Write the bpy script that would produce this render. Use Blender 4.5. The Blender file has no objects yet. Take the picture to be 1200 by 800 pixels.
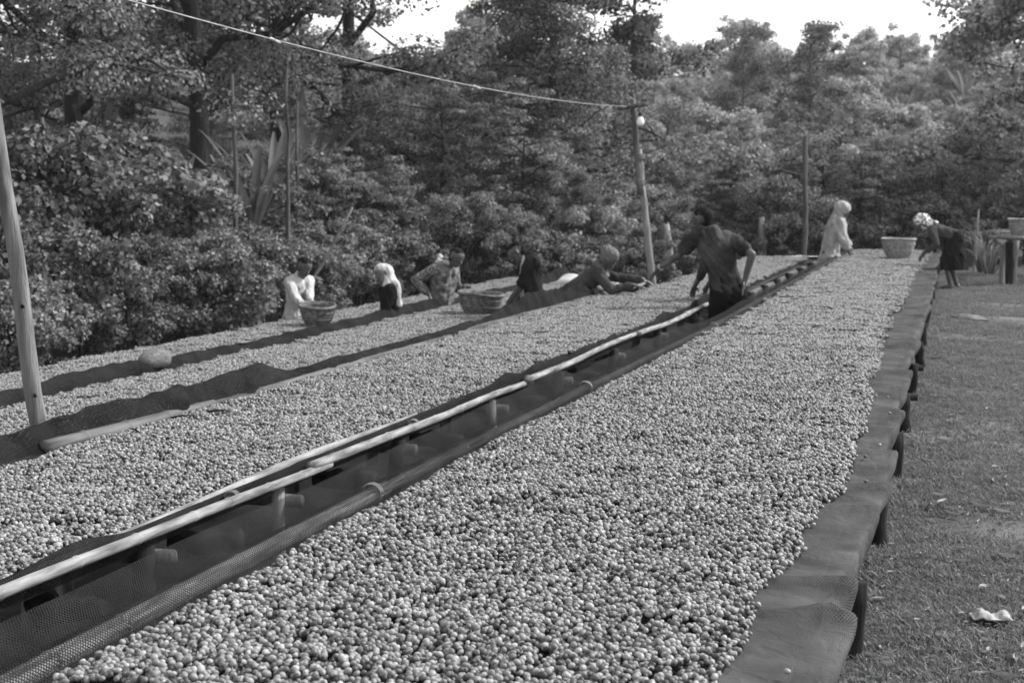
import bpy, bmesh, math, random
import numpy as np
from mathutils import Vector, Matrix

R = math.radians
SC = bpy.context.scene
COL = SC.collection
rng = np.random.default_rng(7)
random.seed(7)

# ------------------------------------------------------------------ camera, sky, sun, exposure
YAW, PITCH, CAMZ = 0.3015, 0.1045, 1.90
cam = bpy.data.cameras.new('camera')
cam.lens = 50.0; cam.sensor_width = 36.0; cam.clip_start = 0.05; cam.clip_end = 2000.0
cam.dof.use_dof = True; cam.dof.focus_distance = 5.2; cam.dof.aperture_fstop = 5.6
camo = bpy.data.objects.new('camera', cam); COL.objects.link(camo)
camo.location = (0, 0, CAMZ); camo.rotation_euler = (math.pi/2 - PITCH, 0, YAW)
SC.camera = camo

SUN_EL, SUN_AZ = R(42), R(56)          # azimuth measured from +Y towards +X
world = bpy.data.worlds.new('World'); SC.world = world; world.use_nodes = True
wn = world.node_tree.nodes; wl = world.node_tree.links
bg = wn['Background']
sky = wn.new('ShaderNodeTexSky'); sky.sky_type = 'NISHITA'; sky.sun_disc = False
sky.sun_elevation = SUN_EL; sky.sun_rotation = SUN_AZ
sky.air_density = 2.0; sky.dust_density = 1.0; sky.ozone_density = 1.0
bw = wn.new('ShaderNodeRGBToBW')
wl.new(sky.outputs[0], bw.inputs[0]); wl.new(bw.outputs[0], bg.inputs['Color'])
bg.inputs['Strength'].default_value = 0.15

sun = bpy.data.lights.new('sun', 'SUN'); sun.energy = 2.9; sun.angle = R(8); sun.color = (1, 1, 1)
suno = bpy.data.objects.new('sun', sun); COL.objects.link(suno)
sd = Vector((math.sin(SUN_AZ)*math.cos(SUN_EL), math.cos(SUN_AZ)*math.cos(SUN_EL), math.sin(SUN_EL)))
suno.rotation_euler = (-sd).to_track_quat('-Z', 'Y').to_euler()

vs = SC.view_settings
vs.view_transform = 'Standard'; vs.look = 'None'; vs.gamma = 1.0; vs.exposure = 1.12
SC.cycles.transparent_max_bounces = 16
SC.cycles.max_bounces = 5; SC.cycles.diffuse_bounces = 2; SC.cycles.glossy_bounces = 2
SC.cycles.transmission_bounces = 3
SC.cycles.use_denoising = True

# ------------------------------------------------------------------ placing helper: a point at depth Y seen in a 1200x800 frame
FPX = 1200*50/36
_f = np.array([-math.sin(YAW)*math.cos(PITCH), math.cos(YAW)*math.cos(PITCH), -math.sin(PITCH)])
_r = np.array([math.cos(YAW), math.sin(YAW), 0.0]); _u = np.cross(_r, _f)
def at(px, py, Y):
    d = _f + _r*(px-600)/FPX + _u*(400-py)/FPX
    return Vector((d*(Y/d[1])) + np.array([0, 0, CAMZ]))
def project(P):
    d = np.asarray(P, float) - np.array([0, 0, CAMZ]); k = d@_f
    return 600+FPX*(d@_r)/k, 400-FPX*(d@_u)/k, k

# ------------------------------------------------------------------ noise
def vnoise(x, y, seed=0, oct=3):
    x = np.asarray(x, float); y = np.asarray(y, float); o = 0; a = 1.0; t = 0
    g = np.random.default_rng(1000+seed)
    for k in range(oct):
        for j in range(3):
            an, ph = g.uniform(0, 6.28, 2); f = (1.0+0.5*g.random())*2**k
            o = o + a*np.sin(f*(x*math.cos(an)+y*math.sin(an))+ph); t += a*0.6
        a *= 0.55
    return o/t

# ------------------------------------------------------------------ materials
def nodes_of(name):
    m = bpy.data.materials.new(name); m.use_nodes = True
    n = m.node_tree.nodes; l = m.node_tree.links
    return m, n, l, n['Principled BSDF'], n['Material Output']
def ramp(n, stops):
    c = n.new('ShaderNodeValToRGB'); e = c.color_ramp.elements
    while len(e) < len(stops): e.new(0.5)
    for k, (p, v) in enumerate(stops):
        e[k].position = p; e[k].color = (v, v, v, 1)
    return c
def gmat(name, lo, hi, scale=6, rough=0.8, bump=0.3, bscale=None, stretch=(1, 1, 1), detail=6, coord='Object', spec=0.08, bdist=0.01, lohi=(0.35, 0.68)):
    m, n, l, p, o = nodes_of(name)
    tc = n.new('ShaderNodeTexCoord'); mp = n.new('ShaderNodeMapping'); mp.inputs['Scale'].default_value = stretch
    l.new(tc.outputs[coord], mp.inputs[0])
    t = n.new('ShaderNodeTexNoise'); t.inputs['Scale'].default_value = scale; t.inputs['Detail'].default_value = detail
    l.new(mp.outputs[0], t.inputs[0])
    c = ramp(n, [(lohi[0], lo), (lohi[1], hi)]); l.new(t.outputs[0], c.inputs[0]); l.new(c.outputs[0], p.inputs['Base Color'])
    p.inputs['Roughness'].default_value = rough; p.inputs['Specular IOR Level'].default_value = spec
    if bump:
        t2 = n.new('ShaderNodeTexNoise'); t2.inputs['Scale'].default_value = bscale or scale*3; t2.inputs['Detail'].default_value = 5
        l.new(mp.outputs[0], t2.inputs[0])
        b = n.new('ShaderNodeBump'); b.inputs['Strength'].default_value = bump; b.inputs['Distance'].default_value = bdist
        l.new(t2.outputs[0], b.inputs['Height']); l.new(b.outputs[0], p.inputs['Normal'])
    return m
def leafmat(name, lo, hi, trans=0.25, rough=0.6):
    m, n, l, p, o = nodes_of(name)
    g = n.new('ShaderNodeNewGeometry'); oi = n.new('ShaderNodeObjectInfo')
    c = ramp(n, [(0.0, lo), (1.0, hi)]); l.new(g.outputs['Random Per Island'], c.inputs[0])
    mu = n.new('ShaderNodeMath'); mu.operation = 'MULTIPLY_ADD'; l.new(oi.outputs['Random'], mu.inputs[0]); mu.inputs[1].default_value = 0.5; mu.inputs[2].default_value = 0.75
    mx = n.new('ShaderNodeVectorMath'); mx.operation = 'SCALE'; l.new(c.outputs[0], mx.inputs[0]); l.new(mu.outputs[0], mx.inputs['Scale'])
    l.new(mx.outputs[0], p.inputs['Base Color']); p.inputs['Roughness'].default_value = rough
    p.inputs['Specular IOR Level'].default_value = 0.15
    tr = n.new('ShaderNodeBsdfTranslucent'); l.new(mx.outputs[0], tr.inputs[0])
    ms = n.new('ShaderNodeMixShader'); ms.inputs[0].default_value = trans
    l.new(p.outputs[0], ms.inputs[1]); l.new(tr.outputs[0], ms.inputs[2]); l.new(ms.outputs[0], o.inputs['Surface'])
    return m
def netmat(name, v, cell, wire):
    m, n, l, p, o = nodes_of(name)
    uv = n.new('ShaderNodeUVMap'); uv.uv_map = 'UVMap'
    mp = n.new('ShaderNodeMapping'); mp.inputs['Scale'].default_value = (1/cell, 1/cell, 1); mp.inputs['Rotation'].default_value = (0, 0, R(38))
    l.new(uv.outputs[0], mp.inputs[0])
    sx = n.new('ShaderNodeSeparateXYZ'); l.new(mp.outputs[0], sx.inputs[0])
    outs = []
    for ax in ('X', 'Y'):
        f = n.new('ShaderNodeMath'); f.operation = 'FRACT'; l.new(sx.outputs[ax], f.inputs[0])
        c = n.new('ShaderNodeMath'); c.operation = 'LESS_THAN'; l.new(f.outputs[0], c.inputs[0]); c.inputs[1].default_value = wire
        outs.append(c)
    mx = n.new('ShaderNodeMath'); mx.operation = 'MAXIMUM'; l.new(outs[0].outputs[0], mx.inputs[0]); l.new(outs[1].outputs[0], mx.inputs[1])
    t = n.new('ShaderNodeTexNoise'); t.inputs['Scale'].default_value = 5; t.inputs['Detail'].default_value = 6
    tc = n.new('ShaderNodeTexCoord'); l.new(tc.outputs['Object'], t.inputs[0])
    c = ramp(n, [(0.35, v*0.7), (0.7, v*1.5)]); l.new(t.outputs[0], c.inputs[0]); l.new(c.outputs[0], p.inputs['Base Color'])
    p.inputs['Roughness'].default_value = 0.9; p.inputs['Specular IOR Level'].default_value = 0.04
    tw = n.new('ShaderNodeTexNoise'); tw.inputs['Scale'].default_value = 14; tw.inputs['Detail'].default_value = 4; tw.inputs['Distortion'].default_value = 1.2; l.new(tc.outputs['Object'], tw.inputs[0])
    bu = n.new('ShaderNodeBump'); bu.inputs['Strength'].default_value = 0.5; bu.inputs['Distance'].default_value = 0.02; l.new(tw.outputs[0], bu.inputs['Height']); l.new(bu.outputs[0], p.inputs['Normal'])
    tp = n.new('ShaderNodeBsdfTransparent'); ms = n.new('ShaderNodeMixShader')
    l.new(mx.outputs[0], ms.inputs[0]); l.new(tp.outputs[0], ms.inputs[1]); l.new(p.outputs[0], ms.inputs[2]); l.new(ms.outputs[0], o.inputs['Surface'])
    return m
def checkmat(name, a, b, scale):
    m, n, l, p, o = nodes_of(name)
    tc = n.new('ShaderNodeTexCoord'); k = n.new('ShaderNodeTexChecker'); k.inputs['Scale'].default_value = scale
    k.inputs['Color1'].default_value = (a, a, a, 1); k.inputs['Color2'].default_value = (b, b, b, 1)
    l.new(tc.outputs['Object'], k.inputs[0]); l.new(k.outputs[0], p.inputs['Base Color']); p.inputs['Roughness'].default_value = 0.9
    return m
def cherrymat():
    m, n, l, p, o = nodes_of('cherry_skin')
    g = n.new('ShaderNodeNewGeometry'); oi = n.new('ShaderNodeObjectInfo')
    a = n.new('ShaderNodeMath'); a.operation = 'ADD'; l.new(g.outputs['Random Per Island'], a.inputs[0]); l.new(oi.outputs['Random'], a.inputs[1])
    f = n.new('ShaderNodeMath'); f.operation = 'FRACT'; l.new(a.outputs[0], f.inputs[0])
    c = ramp(n, [(0.0, 0.015), (0.08, 0.05), (0.25, 0.135), (0.8, 0.26), (1.0, 0.37)]); l.new(f.outputs[0], c.inputs[0])
    tc = n.new('ShaderNodeTexCoord'); t = n.new('ShaderNodeTexNoise'); t.inputs['Scale'].default_value = 120; l.new(tc.outputs['Object'], t.inputs[0])
    r2 = ramp(n, [(0.3, 0.72), (0.62, 1.0)]); l.new(t.outputs[0], r2.inputs[0])
    mx = n.new('ShaderNodeVectorMath'); mx.operation = 'MULTIPLY'; l.new(c.outputs[0], mx.inputs[0]); l.new(r2.outputs[0], mx.inputs[1])
    l.new(mx.outputs[0], p.inputs['Base Color']); p.inputs['Roughness'].default_value = 0.45; p.inputs['Specular IOR Level'].default_value = 0.22
    return m

M = dict(
    ground=gmat('turf_soil', 0.035, 0.17, 1.3, 0.95, 0.8, 45, bdist=0.02, detail=10),
    hill=gmat('hill_soil', 0.03, 0.08, 0.3, 0.95, 0.5, 4, bdist=0.2),
    bamboo=gmat('bamboo', 0.09, 0.30, 14, 0.7, 0.35, 60, stretch=(3, 0.35, 3), bdist=0.004, spec=0.15),
    darkpole=gmat('weathered_pole', 0.05, 0.13, 8, 0.7, 0.4, 40, stretch=(3, 0.25, 3), bdist=0.004),
    wood=gmat('rough_wood', 0.05, 0.13, 7, 0.85, 0.7, 30, stretch=(3, 3, 0.3), bdist=0.008),
    wood2=gmat('grey_wood', 0.08, 0.2, 9, 0.85, 0.8, 40, stretch=(3, 3, 0.25), bdist=0.008),
    palewood=gmat('pale_wood', 0.13, 0.27, 9, 0.8, 0.6, 40, stretch=(3, 3, 0.25), bdist=0.006),
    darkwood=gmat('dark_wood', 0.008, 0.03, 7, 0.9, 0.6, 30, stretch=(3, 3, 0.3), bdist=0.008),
    bark=gmat('bark', 0.02, 0.06, 4, 0.95, 0.8, 14, stretch=(2, 2, 0.4), bdist=0.04),
    palebark=gmat('pale_bark', 0.05, 0.11, 4, 0.9, 0.6, 14, stretch=(2, 2, 0.4), bdist=0.03),
    net=netmat('net_dark', 0.018, 0.0085, 0.34),
    netbed=netmat('net_bed', 0.062, 0.0075, 0.62),
    netfar=netmat('net_far', 0.013, 0.0085, 0.60),
    under=gmat('cherry_gap_shade', 0.008, 0.02, 60, 0.8, 1.0, 70, bdist=0.01),  # painted near black: the shadow in the gaps between cherries
    cherry=cherrymat(),
    leafA=leafmat('leaf_feathery', 0.035, 0.33, .42), leafB=leafmat('leaf_dense', 0.025, 0.22, .38),
    leafC=leafmat('leaf_broad', 0.05, 0.38, .4), leafD=leafmat('leaf_shrub', 0.03, 0.28, .38), leafE=leafmat('leaf_blade', 0.10, 0.2, 0.35),
    leafF=leafmat('leaf_hill', 0.17, 0.45, .38), grass=leafmat('grass_blade', 0.04, 0.22, 0.35), dry=leafmat('dry_leaf', 0.14, 0.34, 0.2),  # hillside leaves painted paler, standing in for sunlight and distance haze
    wicker=gmat('wicker', 0.07, 0.19, 22, 0.8, 0.5, 60, bdist=0.004), wickerpale=gmat('wicker_pale', 0.16, 0.33, 22, 0.8, 0.5, 60, bdist=0.004),
    wickerdark=gmat('wicker_dark', 0.07, 0.16, 22, 0.85, 0.5, 60, bdist=0.004),
    skin=gmat('skin', 0.045, 0.085, 12, 0.5, 0.1, 60, spec=0.4, bdist=0.002), vest=gmat('quilted_vest', 0.05, 0.20, 16, 0.9, 0.6, 30, bdist=0.01), skinlight=gmat('skin_light', 0.055, 0.09, 12, 0.5, 0.1, 60, spec=0.4, bdist=0.002), hair=gmat('hair', 0.004, 0.01, 60, 0.8, 0.8, 120, bdist=0.004),
    eye=gmat('eye', 0.1, 0.3, 20, 0.2, 0), lips=gmat('lips', 0.04, 0.06, 20, 0.5, 0),
    white=gmat('white_cloth', 0.28, 0.46, 6, 0.9, 0.4, 30, bdist=0.006), black=gmat('black_cloth', 0.004, 0.01, 8, 0.9, 0.4, 30, bdist=0.006),
    tee=gmat('dark_tee', 0.016, 0.07, 4, 0.9, 0.5, 22, bdist=0.01), jacket=gmat('dark_jacket', 0.007, 0.022, 5, 0.9, 0.5, 22, bdist=0.01),
    grey=gmat('grey_cloth', 0.03, 0.07, 5, 0.9, 0.5, 24, bdist=0.01), midgrey=gmat('mid_cloth', 0.09, 0.16, 5, 0.9, 0.5, 24, bdist=0.01),
    pale=gmat('pale_cloth', 0.24, 0.38, 7, 0.9, 0.5, 24, bdist=0.01), scarf=gmat('scarf_print', 0.12, 0.7, 26, 0.9, 0.3, 30, lohi=(0.45, 0.55), bdist=0.005),
    knit=gmat('knit', 0.09, 0.17, 60, 0.95, 0.8, 120, bdist=0.005), denim=gmat('dark_trousers', 0.004, 0.012, 8, 0.9, 0.4, 40, bdist=0.006),
    plaid=checkmat('plaid', 0.20, 0.02, 44), sheet=gmat('white_sheet', 0.4, 0.6, 3, 0.6, 0.3, 10, bdist=0.02),
    sack=gmat('woven_sack', 0.08, 0.17, 50, 0.8, 0.4, 120, bdist=0.003), wire=gmat('wire', 0.22, 0.35, 5, 0.5, 0), bulb=gmat('bulb_glass', 0.75, 0.85, 3, 0.15, 0),
    iron=gmat('dark_metal', 0.03, 0.06, 10, 0.6, 0), string=gmat('string', 0.1, 0.2, 30, 0.8, 0),
)

# ------------------------------------------------------------------ mesh helpers
def make_mesh(name, V, F, mat=None, smooth=True, uv=None):
    me = bpy.data.meshes.new(name)
    V = np.asarray(V, np.float32)
    if isinstance(F, np.ndarray):
        k = F.shape[1]; n = len(F)
        me.vertices.add(len(V)); me.vertices.foreach_set('co', V.ravel())
        me.loops.add(n*k); me.loops.foreach_set('vertex_index', F.astype(np.int32).ravel())
        me.polygons.add(n); me.polygons.foreach_set('loop_start', np.arange(0, n*k, k, dtype=np.int32))
        me.update(calc_edges=True)
    else:
        me.from_pydata(V.tolist(), [], F); me.update()
    if smooth and len(me.polygons): me.polygons.foreach_set('use_smooth', np.ones(len(me.polygons), bool))
    if uv is not None:
        ul = me.uv_layers.new(name='UVMap'); li = np.empty(len(me.loops), np.int32); me.loops.foreach_get('vertex_index', li)
        ul.data.foreach_set('uv', np.asarray(uv, np.float32)[li].ravel())
    if mat: me.materials.append(mat)
    return me
def link(name, data, parent=None, loc=None, rotz=0, scale=None):
    o = bpy.data.objects.new(name, data); COL.objects.link(o)
    if parent is not None: o.parent = parent
    if loc is not None: o.location = loc
    if rotz: o.rotation_euler = (0, 0, rotz)
    if scale is not None: o.scale = (scale,)*3 if not hasattr(scale, '__len__') else scale
    return o
def tag(o, label=None, cat=None, group=None, kind=None):
    if label: o['label'] = label
    if cat: o['category'] = cat
    if group: o['group'] = group
    if kind: o['kind'] = kind
    return o
def thing(name, loc, label, cat, group=None, rotz=0):
    return tag(link(name, None, None, loc, rotz), label, cat, group)
class MB:
    def __init__(s): s.V = []; s.F = []; s.n = 0
    def add(s, V, F):
        V = np.asarray(V, float); s.V.append(V); s.F += [tuple(i+s.n for i in f) for f in F]; s.n += len(V); return s
    def tube(s, pts, rad, seg=10, cap=True):
        pts = [np.asarray(p, float) for p in pts]; n = len(pts)
        rad = [rad]*n if np.isscalar(rad) else list(rad)
        V = []; up = None
        for i in range(n):
            t = pts[min(i+1, n-1)]-pts[max(i-1, 0)]; t = t/(np.linalg.norm(t)+1e-9)
            if up is None: up = np.array([0, 0, 1.]) if abs(t[2]) < 0.9 else np.array([1., 0, 0])
            a = np.cross(t, up); a /= np.linalg.norm(a)+1e-9; b = np.cross(a, t); up = b
            for k in range(seg):
                c = 2*math.pi*k/seg; V.append(pts[i]+rad[i]*(math.cos(c)*a+math.sin(c)*b))
        F = [(i*seg+k, i*seg+(k+1) % seg, (i+1)*seg+(k+1) % seg, (i+1)*seg+k) for i in range(n-1) for k in range(seg)]
        if cap: F += [tuple(range(seg))[::-1], tuple((n-1)*seg+k for k in range(seg))]
        return s.add(V, F)
    def lathe(s, prof, seg=24, c=(0, 0, 0)):
        V = []; n = len(prof)
        for r, z in prof:
            for k in range(seg):
                a = 2*math.pi*k/seg; V.append((c[0]+r*math.cos(a), c[1]+r*math.sin(a), c[2]+z))
        F = [(i*seg+k, i*seg+(k+1) % seg, (i+1)*seg+(k+1) % seg, (i+1)*seg+k) for i in range(n-1) for k in range(seg)]
        return s.add(V, F)
    def box(s, c, d, rz=0):
        V = []
        for x in (-.5, .5):
            for y in (-.5, .5):
                for z in (-.5, .5):
                    X, Y = x*d[0], y*d[1]; V.append((c[0]+X*math.cos(rz)-Y*math.sin(rz), c[1]+X*math.sin(rz)+Y*math.cos(rz), c[2]+z*d[2]))
        return s.add(V, [(0, 1, 3, 2), (4, 6, 7, 5), (0, 4, 5, 1), (2, 3, 7, 6), (0, 2, 6, 4), (1, 5, 7, 3)])
    def capsule(s, p0, p1, r0, r1, seg=12):
        p0 = np.asarray(p0, float); p1 = np.asarray(p1, float); t = p1-p0; L = np.linalg.norm(t)
        t = t/L if L > 1e-6 else np.array([0, 0, 1.])
        pts = []; rad = []
        for a in (88, 65, 42, 20, 0): pts.append(p0-t*r0*math.sin(R(a))); rad.append(r0*math.cos(R(a)))
        for a in (0, 20, 42, 65, 88): pts.append(p1+t*r1*math.sin(R(a))); rad.append(r1*math.cos(R(a)))
        return s.tube(pts, rad, seg)
    def mesh(s, name, mat, smooth=True): return make_mesh(name, np.concatenate(s.V), s.F, mat, smooth)
    def build(s, name, mat, parent=None, smooth=True): return link(name, s.mesh(name, mat, smooth), parent)

# ------------------------------------------------------------------ the ground: one sheet from the lane to the hills
def ground_z(x, y, fine=True):
    x = np.asarray(x, float); y = np.asarray(y, float)
    b = np.interp(x, [-400, -60, -30, -13, -9, -7.8, -6, -4.4, -2.4, -2.0, -0.75, -0.35, 5, 400],
                  [3, 3, 1.5, .25, -.2, -.38, -.3, -.15, 0, .04, .37, .43, .5, 2])
    s = -0.297*x + 0.955*y
    t = np.clip(s-36, 0, 150); hill = 0.112*t*t/(t+14)
    b = b + hill + np.clip((s-36)/40, 0, 1)*1.6*vnoise(x/26, y/26, 5)
    if fine: b = b + 0.012*vnoise(x*3.1, y*3.1, 3) + 0.006*vnoise(x*11, y*11, 4)
    return b
def gz(x, y): return float(ground_z(np.array([x]), np.array([y]))[0])
gx = np.concatenate([np.linspace(-420, -60, 30), np.linspace(-58, -10, 60), np.arange(-9.8, 3.0, 0.10), np.linspace(3.2, 30, 50), np.linspace(32, 420, 40)])
gy = np.concatenate([np.linspace(-60, 1.5, 16), np.arange(1.7, 14, 0.10), np.arange(14, 34, 0.3), np.linspace(35, 200, 90), np.linspace(210, 900, 24)])
GX, GY = np.meshgrid(gx, gy); GZ = ground_z(GX, GY)
nx, ny = len(gx), len(gy); idx = np.arange(nx*ny).reshape(ny, nx)
GF = np.stack([idx[:-1, :-1], idx[:-1, 1:], idx[1:, 1:], idx[1:, :-1]], -1).reshape(-1, 4)
gme = make_mesh('ground', np.stack([GX, GY, GZ], -1).reshape(-1, 3), GF, M['ground'])
gme.materials.append(M['hill'])
cy = GY[:-1, :-1].ravel(); cx = GX[:-1, :-1].ravel()
gme.polygons.foreach_set('material_index', ((cy > 33) | (cx < -9.5) | ((cx < -1.5) & (cy > 23.5))).astype(np.int32))
tag(link('ground', gme), 'trodden turf and soil rising into a wooded hillside', None, None, 'structure')

# ------------------------------------------------------------------ geometry-node scatter (only for stuff)
HID = bpy.data.collections.new('scatter_templates')       # holds source meshes, never linked to the scene
def scatter_modifier(o, coll):
    ng = bpy.data.node_groups.new('scatter', 'GeometryNodeTree')
    ng.interface.new_socket('Geometry', in_out='INPUT', socket_type='NodeSocketGeometry')
    ng.interface.new_socket('Geometry', in_out='OUTPUT', socket_type='NodeSocketGeometry')
    n = ng.nodes; l = ng.links
    gi = n.new('NodeGroupInput'); go = n.new('NodeGroupOutput')
    ci = n.new('GeometryNodeCollectionInfo'); ci.inputs['Collection'].default_value = coll
    ci.inputs['Separate Children'].default_value = True; ci.inputs['Reset Children'].default_value = True
    ip = n.new('GeometryNodeInstanceOnPoints'); ip.inputs['Pick Instance'].default_value = True
    def attr(nm, ty):
        a = n.new('GeometryNodeInputNamedAttribute'); a.data_type = ty; a.inputs['Name'].default_value = nm; return a.outputs['Attribute']
    l.new(gi.outputs[0], ip.inputs['Points']); l.new(ci.outputs[0], ip.inputs['Instance'])
    l.new(attr('pick', 'INT'), ip.inputs['Instance Index'])
    l.new(attr('rot', 'FLOAT_VECTOR'), ip.inputs['Rotation']); l.new(attr('scl', 'FLOAT_VECTOR'), ip.inputs['Scale'])
    l.new(ip.outputs[0], go.inputs[0])
    md = o.modifiers.new('scatter', 'NODES'); md.node_group = ng
def scatter(name, P, rot, scl, pick, coll, parent=None):
    P = np.asarray(P, np.float32); me = bpy.data.meshes.new(name); me.vertices.add(len(P)); me.vertices.foreach_set('co', P.ravel())
    a = me.attributes.new('rot', 'FLOAT_VECTOR', 'POINT'); a.data.foreach_set('vector', np.asarray(rot, np.float32).ravel())
    s = np.asarray(scl, np.float32); s = np.repeat(s[:, None], 3, 1) if s.ndim == 1 else s
    a = me.attributes.new('scl', 'FLOAT_VECTOR', 'POINT'); a.data.foreach_set('vector', s.ravel())
    a = me.attributes.new('pick', 'INT', 'POINT'); a.data.foreach_set('value', np.asarray(pick, np.int32))
    o = link(name, me, parent); scatter_modifier(o, coll); return o
def template_coll(name, meshes):
    c = bpy.data.collections.new(name)
    for k, me in enumerate(meshes): c.objects.link(bpy.data.objects.new('%s_%02d' % (name, k), me))
    return c

# ------------------------------------------------------------------ coffee cherries
def ico(sub):
    bm = bmesh.new(); bmesh.ops.create_icosphere(bm, subdivisions=sub, radius=1.0)
    V = np.array([v.co[:] for v in bm.verts]); F = [tuple(v.index for v in f.verts) for f in bm.faces]; bm.free(); return V, F
def cherry_shape(k, sub):
    V, F = ico(sub); g = np.random.default_rng(50+k)
    V = V*np.array([1.12, 0.90+0.08*g.random(), 0.90])
    V = V*(1+0.05*vnoise(V[:, 0]*1.7+k, V[:, 1]*1.7+V[:, 2], 20+k, 2))[:, None]
    V[:, 0] *= 1+0.12*np.clip(V[:, 0], 0, 1)**4
    return V, F
CH_ME = []
for k in range(4):
    V, F = cherry_shape(k, 3); CH_ME.append(make_mesh('coffee_cherry_%d' % k, V*0.0078, F, M['cherry']))
CH_COLL = template_coll('cherry_kinds', CH_ME)
def clump_mesh(k):
    b = MB(); g = np.random.default_rng(90+k)
    V0, F0 = cherry_shape(k, 2); d = 0.0152
    for i in range(-6, 7):
        for j in range(-6, 7):
            x = (i+0.5*(j % 2))*d; y = j*d*0.87
            if math.hypot(x, y) > 0.072+0.012*g.random() or g.random() < 0.06: continue
            r = 0.0080*g.uniform(0.85, 1.15); a = g.uniform(0, 6.28); c, s = math.cos(a), math.sin(a)
            W = V0*r; W = np.stack([W[:, 0]*c-W[:, 1]*s, W[:, 0]*s+W[:, 1]*c, W[:, 2]], 1)
            b.add(W+np.array([x+g.normal(0, .003), y+g.normal(0, .003), g.uniform(-.006, .009)]), F0)
    return b.mesh('clump_%d' % k, M['cherry'])
CL_COLL = template_coll('cherry_clumps', [clump_mesh(k) for k in range(4)])

def lattice(x0, x1, y0, y1, d):
    xs = np.arange(x0, x1, d); ys = np.arange(y0, y1, d*0.866)
    X, Y = np.meshgrid(xs, ys); X = X + (np.arange(len(ys)) % 2)[:, None]*d*0.5
    X = X + rng.normal(0, 0.27*d, X.shape); Y = Y + rng.normal(0, 0.27*d, Y.shape)
    return X.ravel(), Y.ravel()
def bed_fill(x0, x1, y0, y1, ysplit, z, lfun, rfun, hump, group_no, label, single=0):
    """cherries lying on one bed: singly where they can be told apart, in clumps beyond"""
    def sheet(x, y):
        e = np.minimum(x-lfun(y), rfun(y)-x); t = np.clip(e/0.14, 0, 1)
        return z + hump*np.sqrt(t)*(1+0.55*vnoise(x*3.3, y*3.3, 40+group_no)+0.45*vnoise(x*13, y*13, 41+group_no)) 
    sx = np.linspace(x0, x1, 30); sy = np.concatenate([np.arange(y0, ysplit, 0.05), np.arange(ysplit, y1, 0.15)])
    root = None
    # individual cherries
    X, Y = lattice(x0, x1, y0, ysplit, 0.0141)
    ok = (X > lfun(Y)+rng.normal(0, .006, X.shape)) & (X < rfun(Y)+rng.normal(0, .006, X.shape)) & (rng.random(X.shape) > 0.29+0.16*vnoise(X*14, Y*14, 62+group_no))
    X, Y = X[ok], Y[ok]; S = rng.normal(1, 0.15, len(X)).clip(0.62, 1.4)
    Z = sheet(X, Y)+0.007*S+rng.uniform(-0.006, 0.007, len(X))
    n2 = int(len(X)*0.34); p = rng.permutation(len(X))[:n2]
    keep = vnoise(X[p]*9, Y[p]*9, 60+group_no) > -0.25; p = p[keep]
    X2 = X[p]+rng.normal(0, .006, len(p)); Y2 = Y[p]+rng.normal(0, .006, len(p)); S2 = rng.normal(1, 0.1, len(p)).clip(.75, 1.3)
    Z2 = sheet(X2, Y2)+0.0165+rng.uniform(0, .004, len(p))
    in2 = (X2 > lfun(Y2)) & (X2 < rfun(Y2)); X2, Y2, Z2, S2 = X2[in2], Y2[in2], Z2[in2], S2[in2]
    P = np.stack([np.concatenate([X, X2]), np.concatenate([Y, Y2]), np.concatenate([Z, Z2])], 1); S = np.concatenate([S, S2])
    rot = np.stack([rng.uniform(0, 6.28, len(P)), rng.uniform(-.7, .7, len(P)), rng.uniform(0, 6.28, len(P))], 1)
    pick = rng.integers(0, 4, len(P))
    mine = np.zeros(len(P), bool)
    if single:
        d = P-np.array([0, 0, CAMZ]); k = d@_f; u = 600+FPX*(d@_r)/k; v = 400-FPX*(d@_u)/k
        score = np.where((u > 6) & (u < 1194) & (v < 794) & (np.arange(len(P)) >= len(X)), k, 1e9)
        sel = np.argsort(score)[:single]; mine[sel] = True
        for i in sel:
            o = link('coffee_cherry', CH_ME[pick[i]], None, P[i]); o.rotation_euler = rot[i]; o.scale = (S[i],)*3
            tag(o, 'single coffee cherry on top of the heap in the wide bed along the grass lane', 'coffee cherry', 'cherries on top of the heap in the wide bed')
    root = scatter('coffee_cherries', P[~mine], rot[~mine], S[~mine], pick[~mine], CH_COLL)
    tag(root, label, 'coffee cherries', 'layers of coffee cherries drying on the beds', 'stuff')
    # clumps beyond
    X, Y = lattice(x0, x1, ysplit, y1, 0.098)
    ok = (X > lfun(Y)+0.05) & (X < rfun(Y)-0.05); X, Y = X[ok], Y[ok]
    far = scatter('far_cherries', np.stack([X, Y, sheet(X, Y)+0.008+rng.uniform(-.004, .006, len(X))], 1),
                  np.stack([rng.normal(0, .04, len(X)), rng.normal(0, .04, len(X)), rng.uniform(0, 6.28, len(X))], 1),
                  rng.uniform(0.92, 1.12, len(X)), rng.integers(0, 4, len(X)), CL_COLL, root)
    far['kind'] = 'stuff'
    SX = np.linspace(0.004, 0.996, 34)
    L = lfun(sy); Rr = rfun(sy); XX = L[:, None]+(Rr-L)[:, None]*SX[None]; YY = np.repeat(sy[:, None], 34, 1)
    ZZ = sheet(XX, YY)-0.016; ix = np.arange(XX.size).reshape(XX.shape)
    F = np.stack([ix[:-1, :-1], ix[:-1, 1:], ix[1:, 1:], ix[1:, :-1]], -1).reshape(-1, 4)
    u = link('gap_shade_sheet', make_mesh('gap_shade_sheet', np.stack([XX, YY, ZZ], -1).reshape(-1, 3), F, M['under']), root); u['kind'] = 'stuff'  # sheet below the cherries, gap shadow put into its colour
    return root

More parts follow.
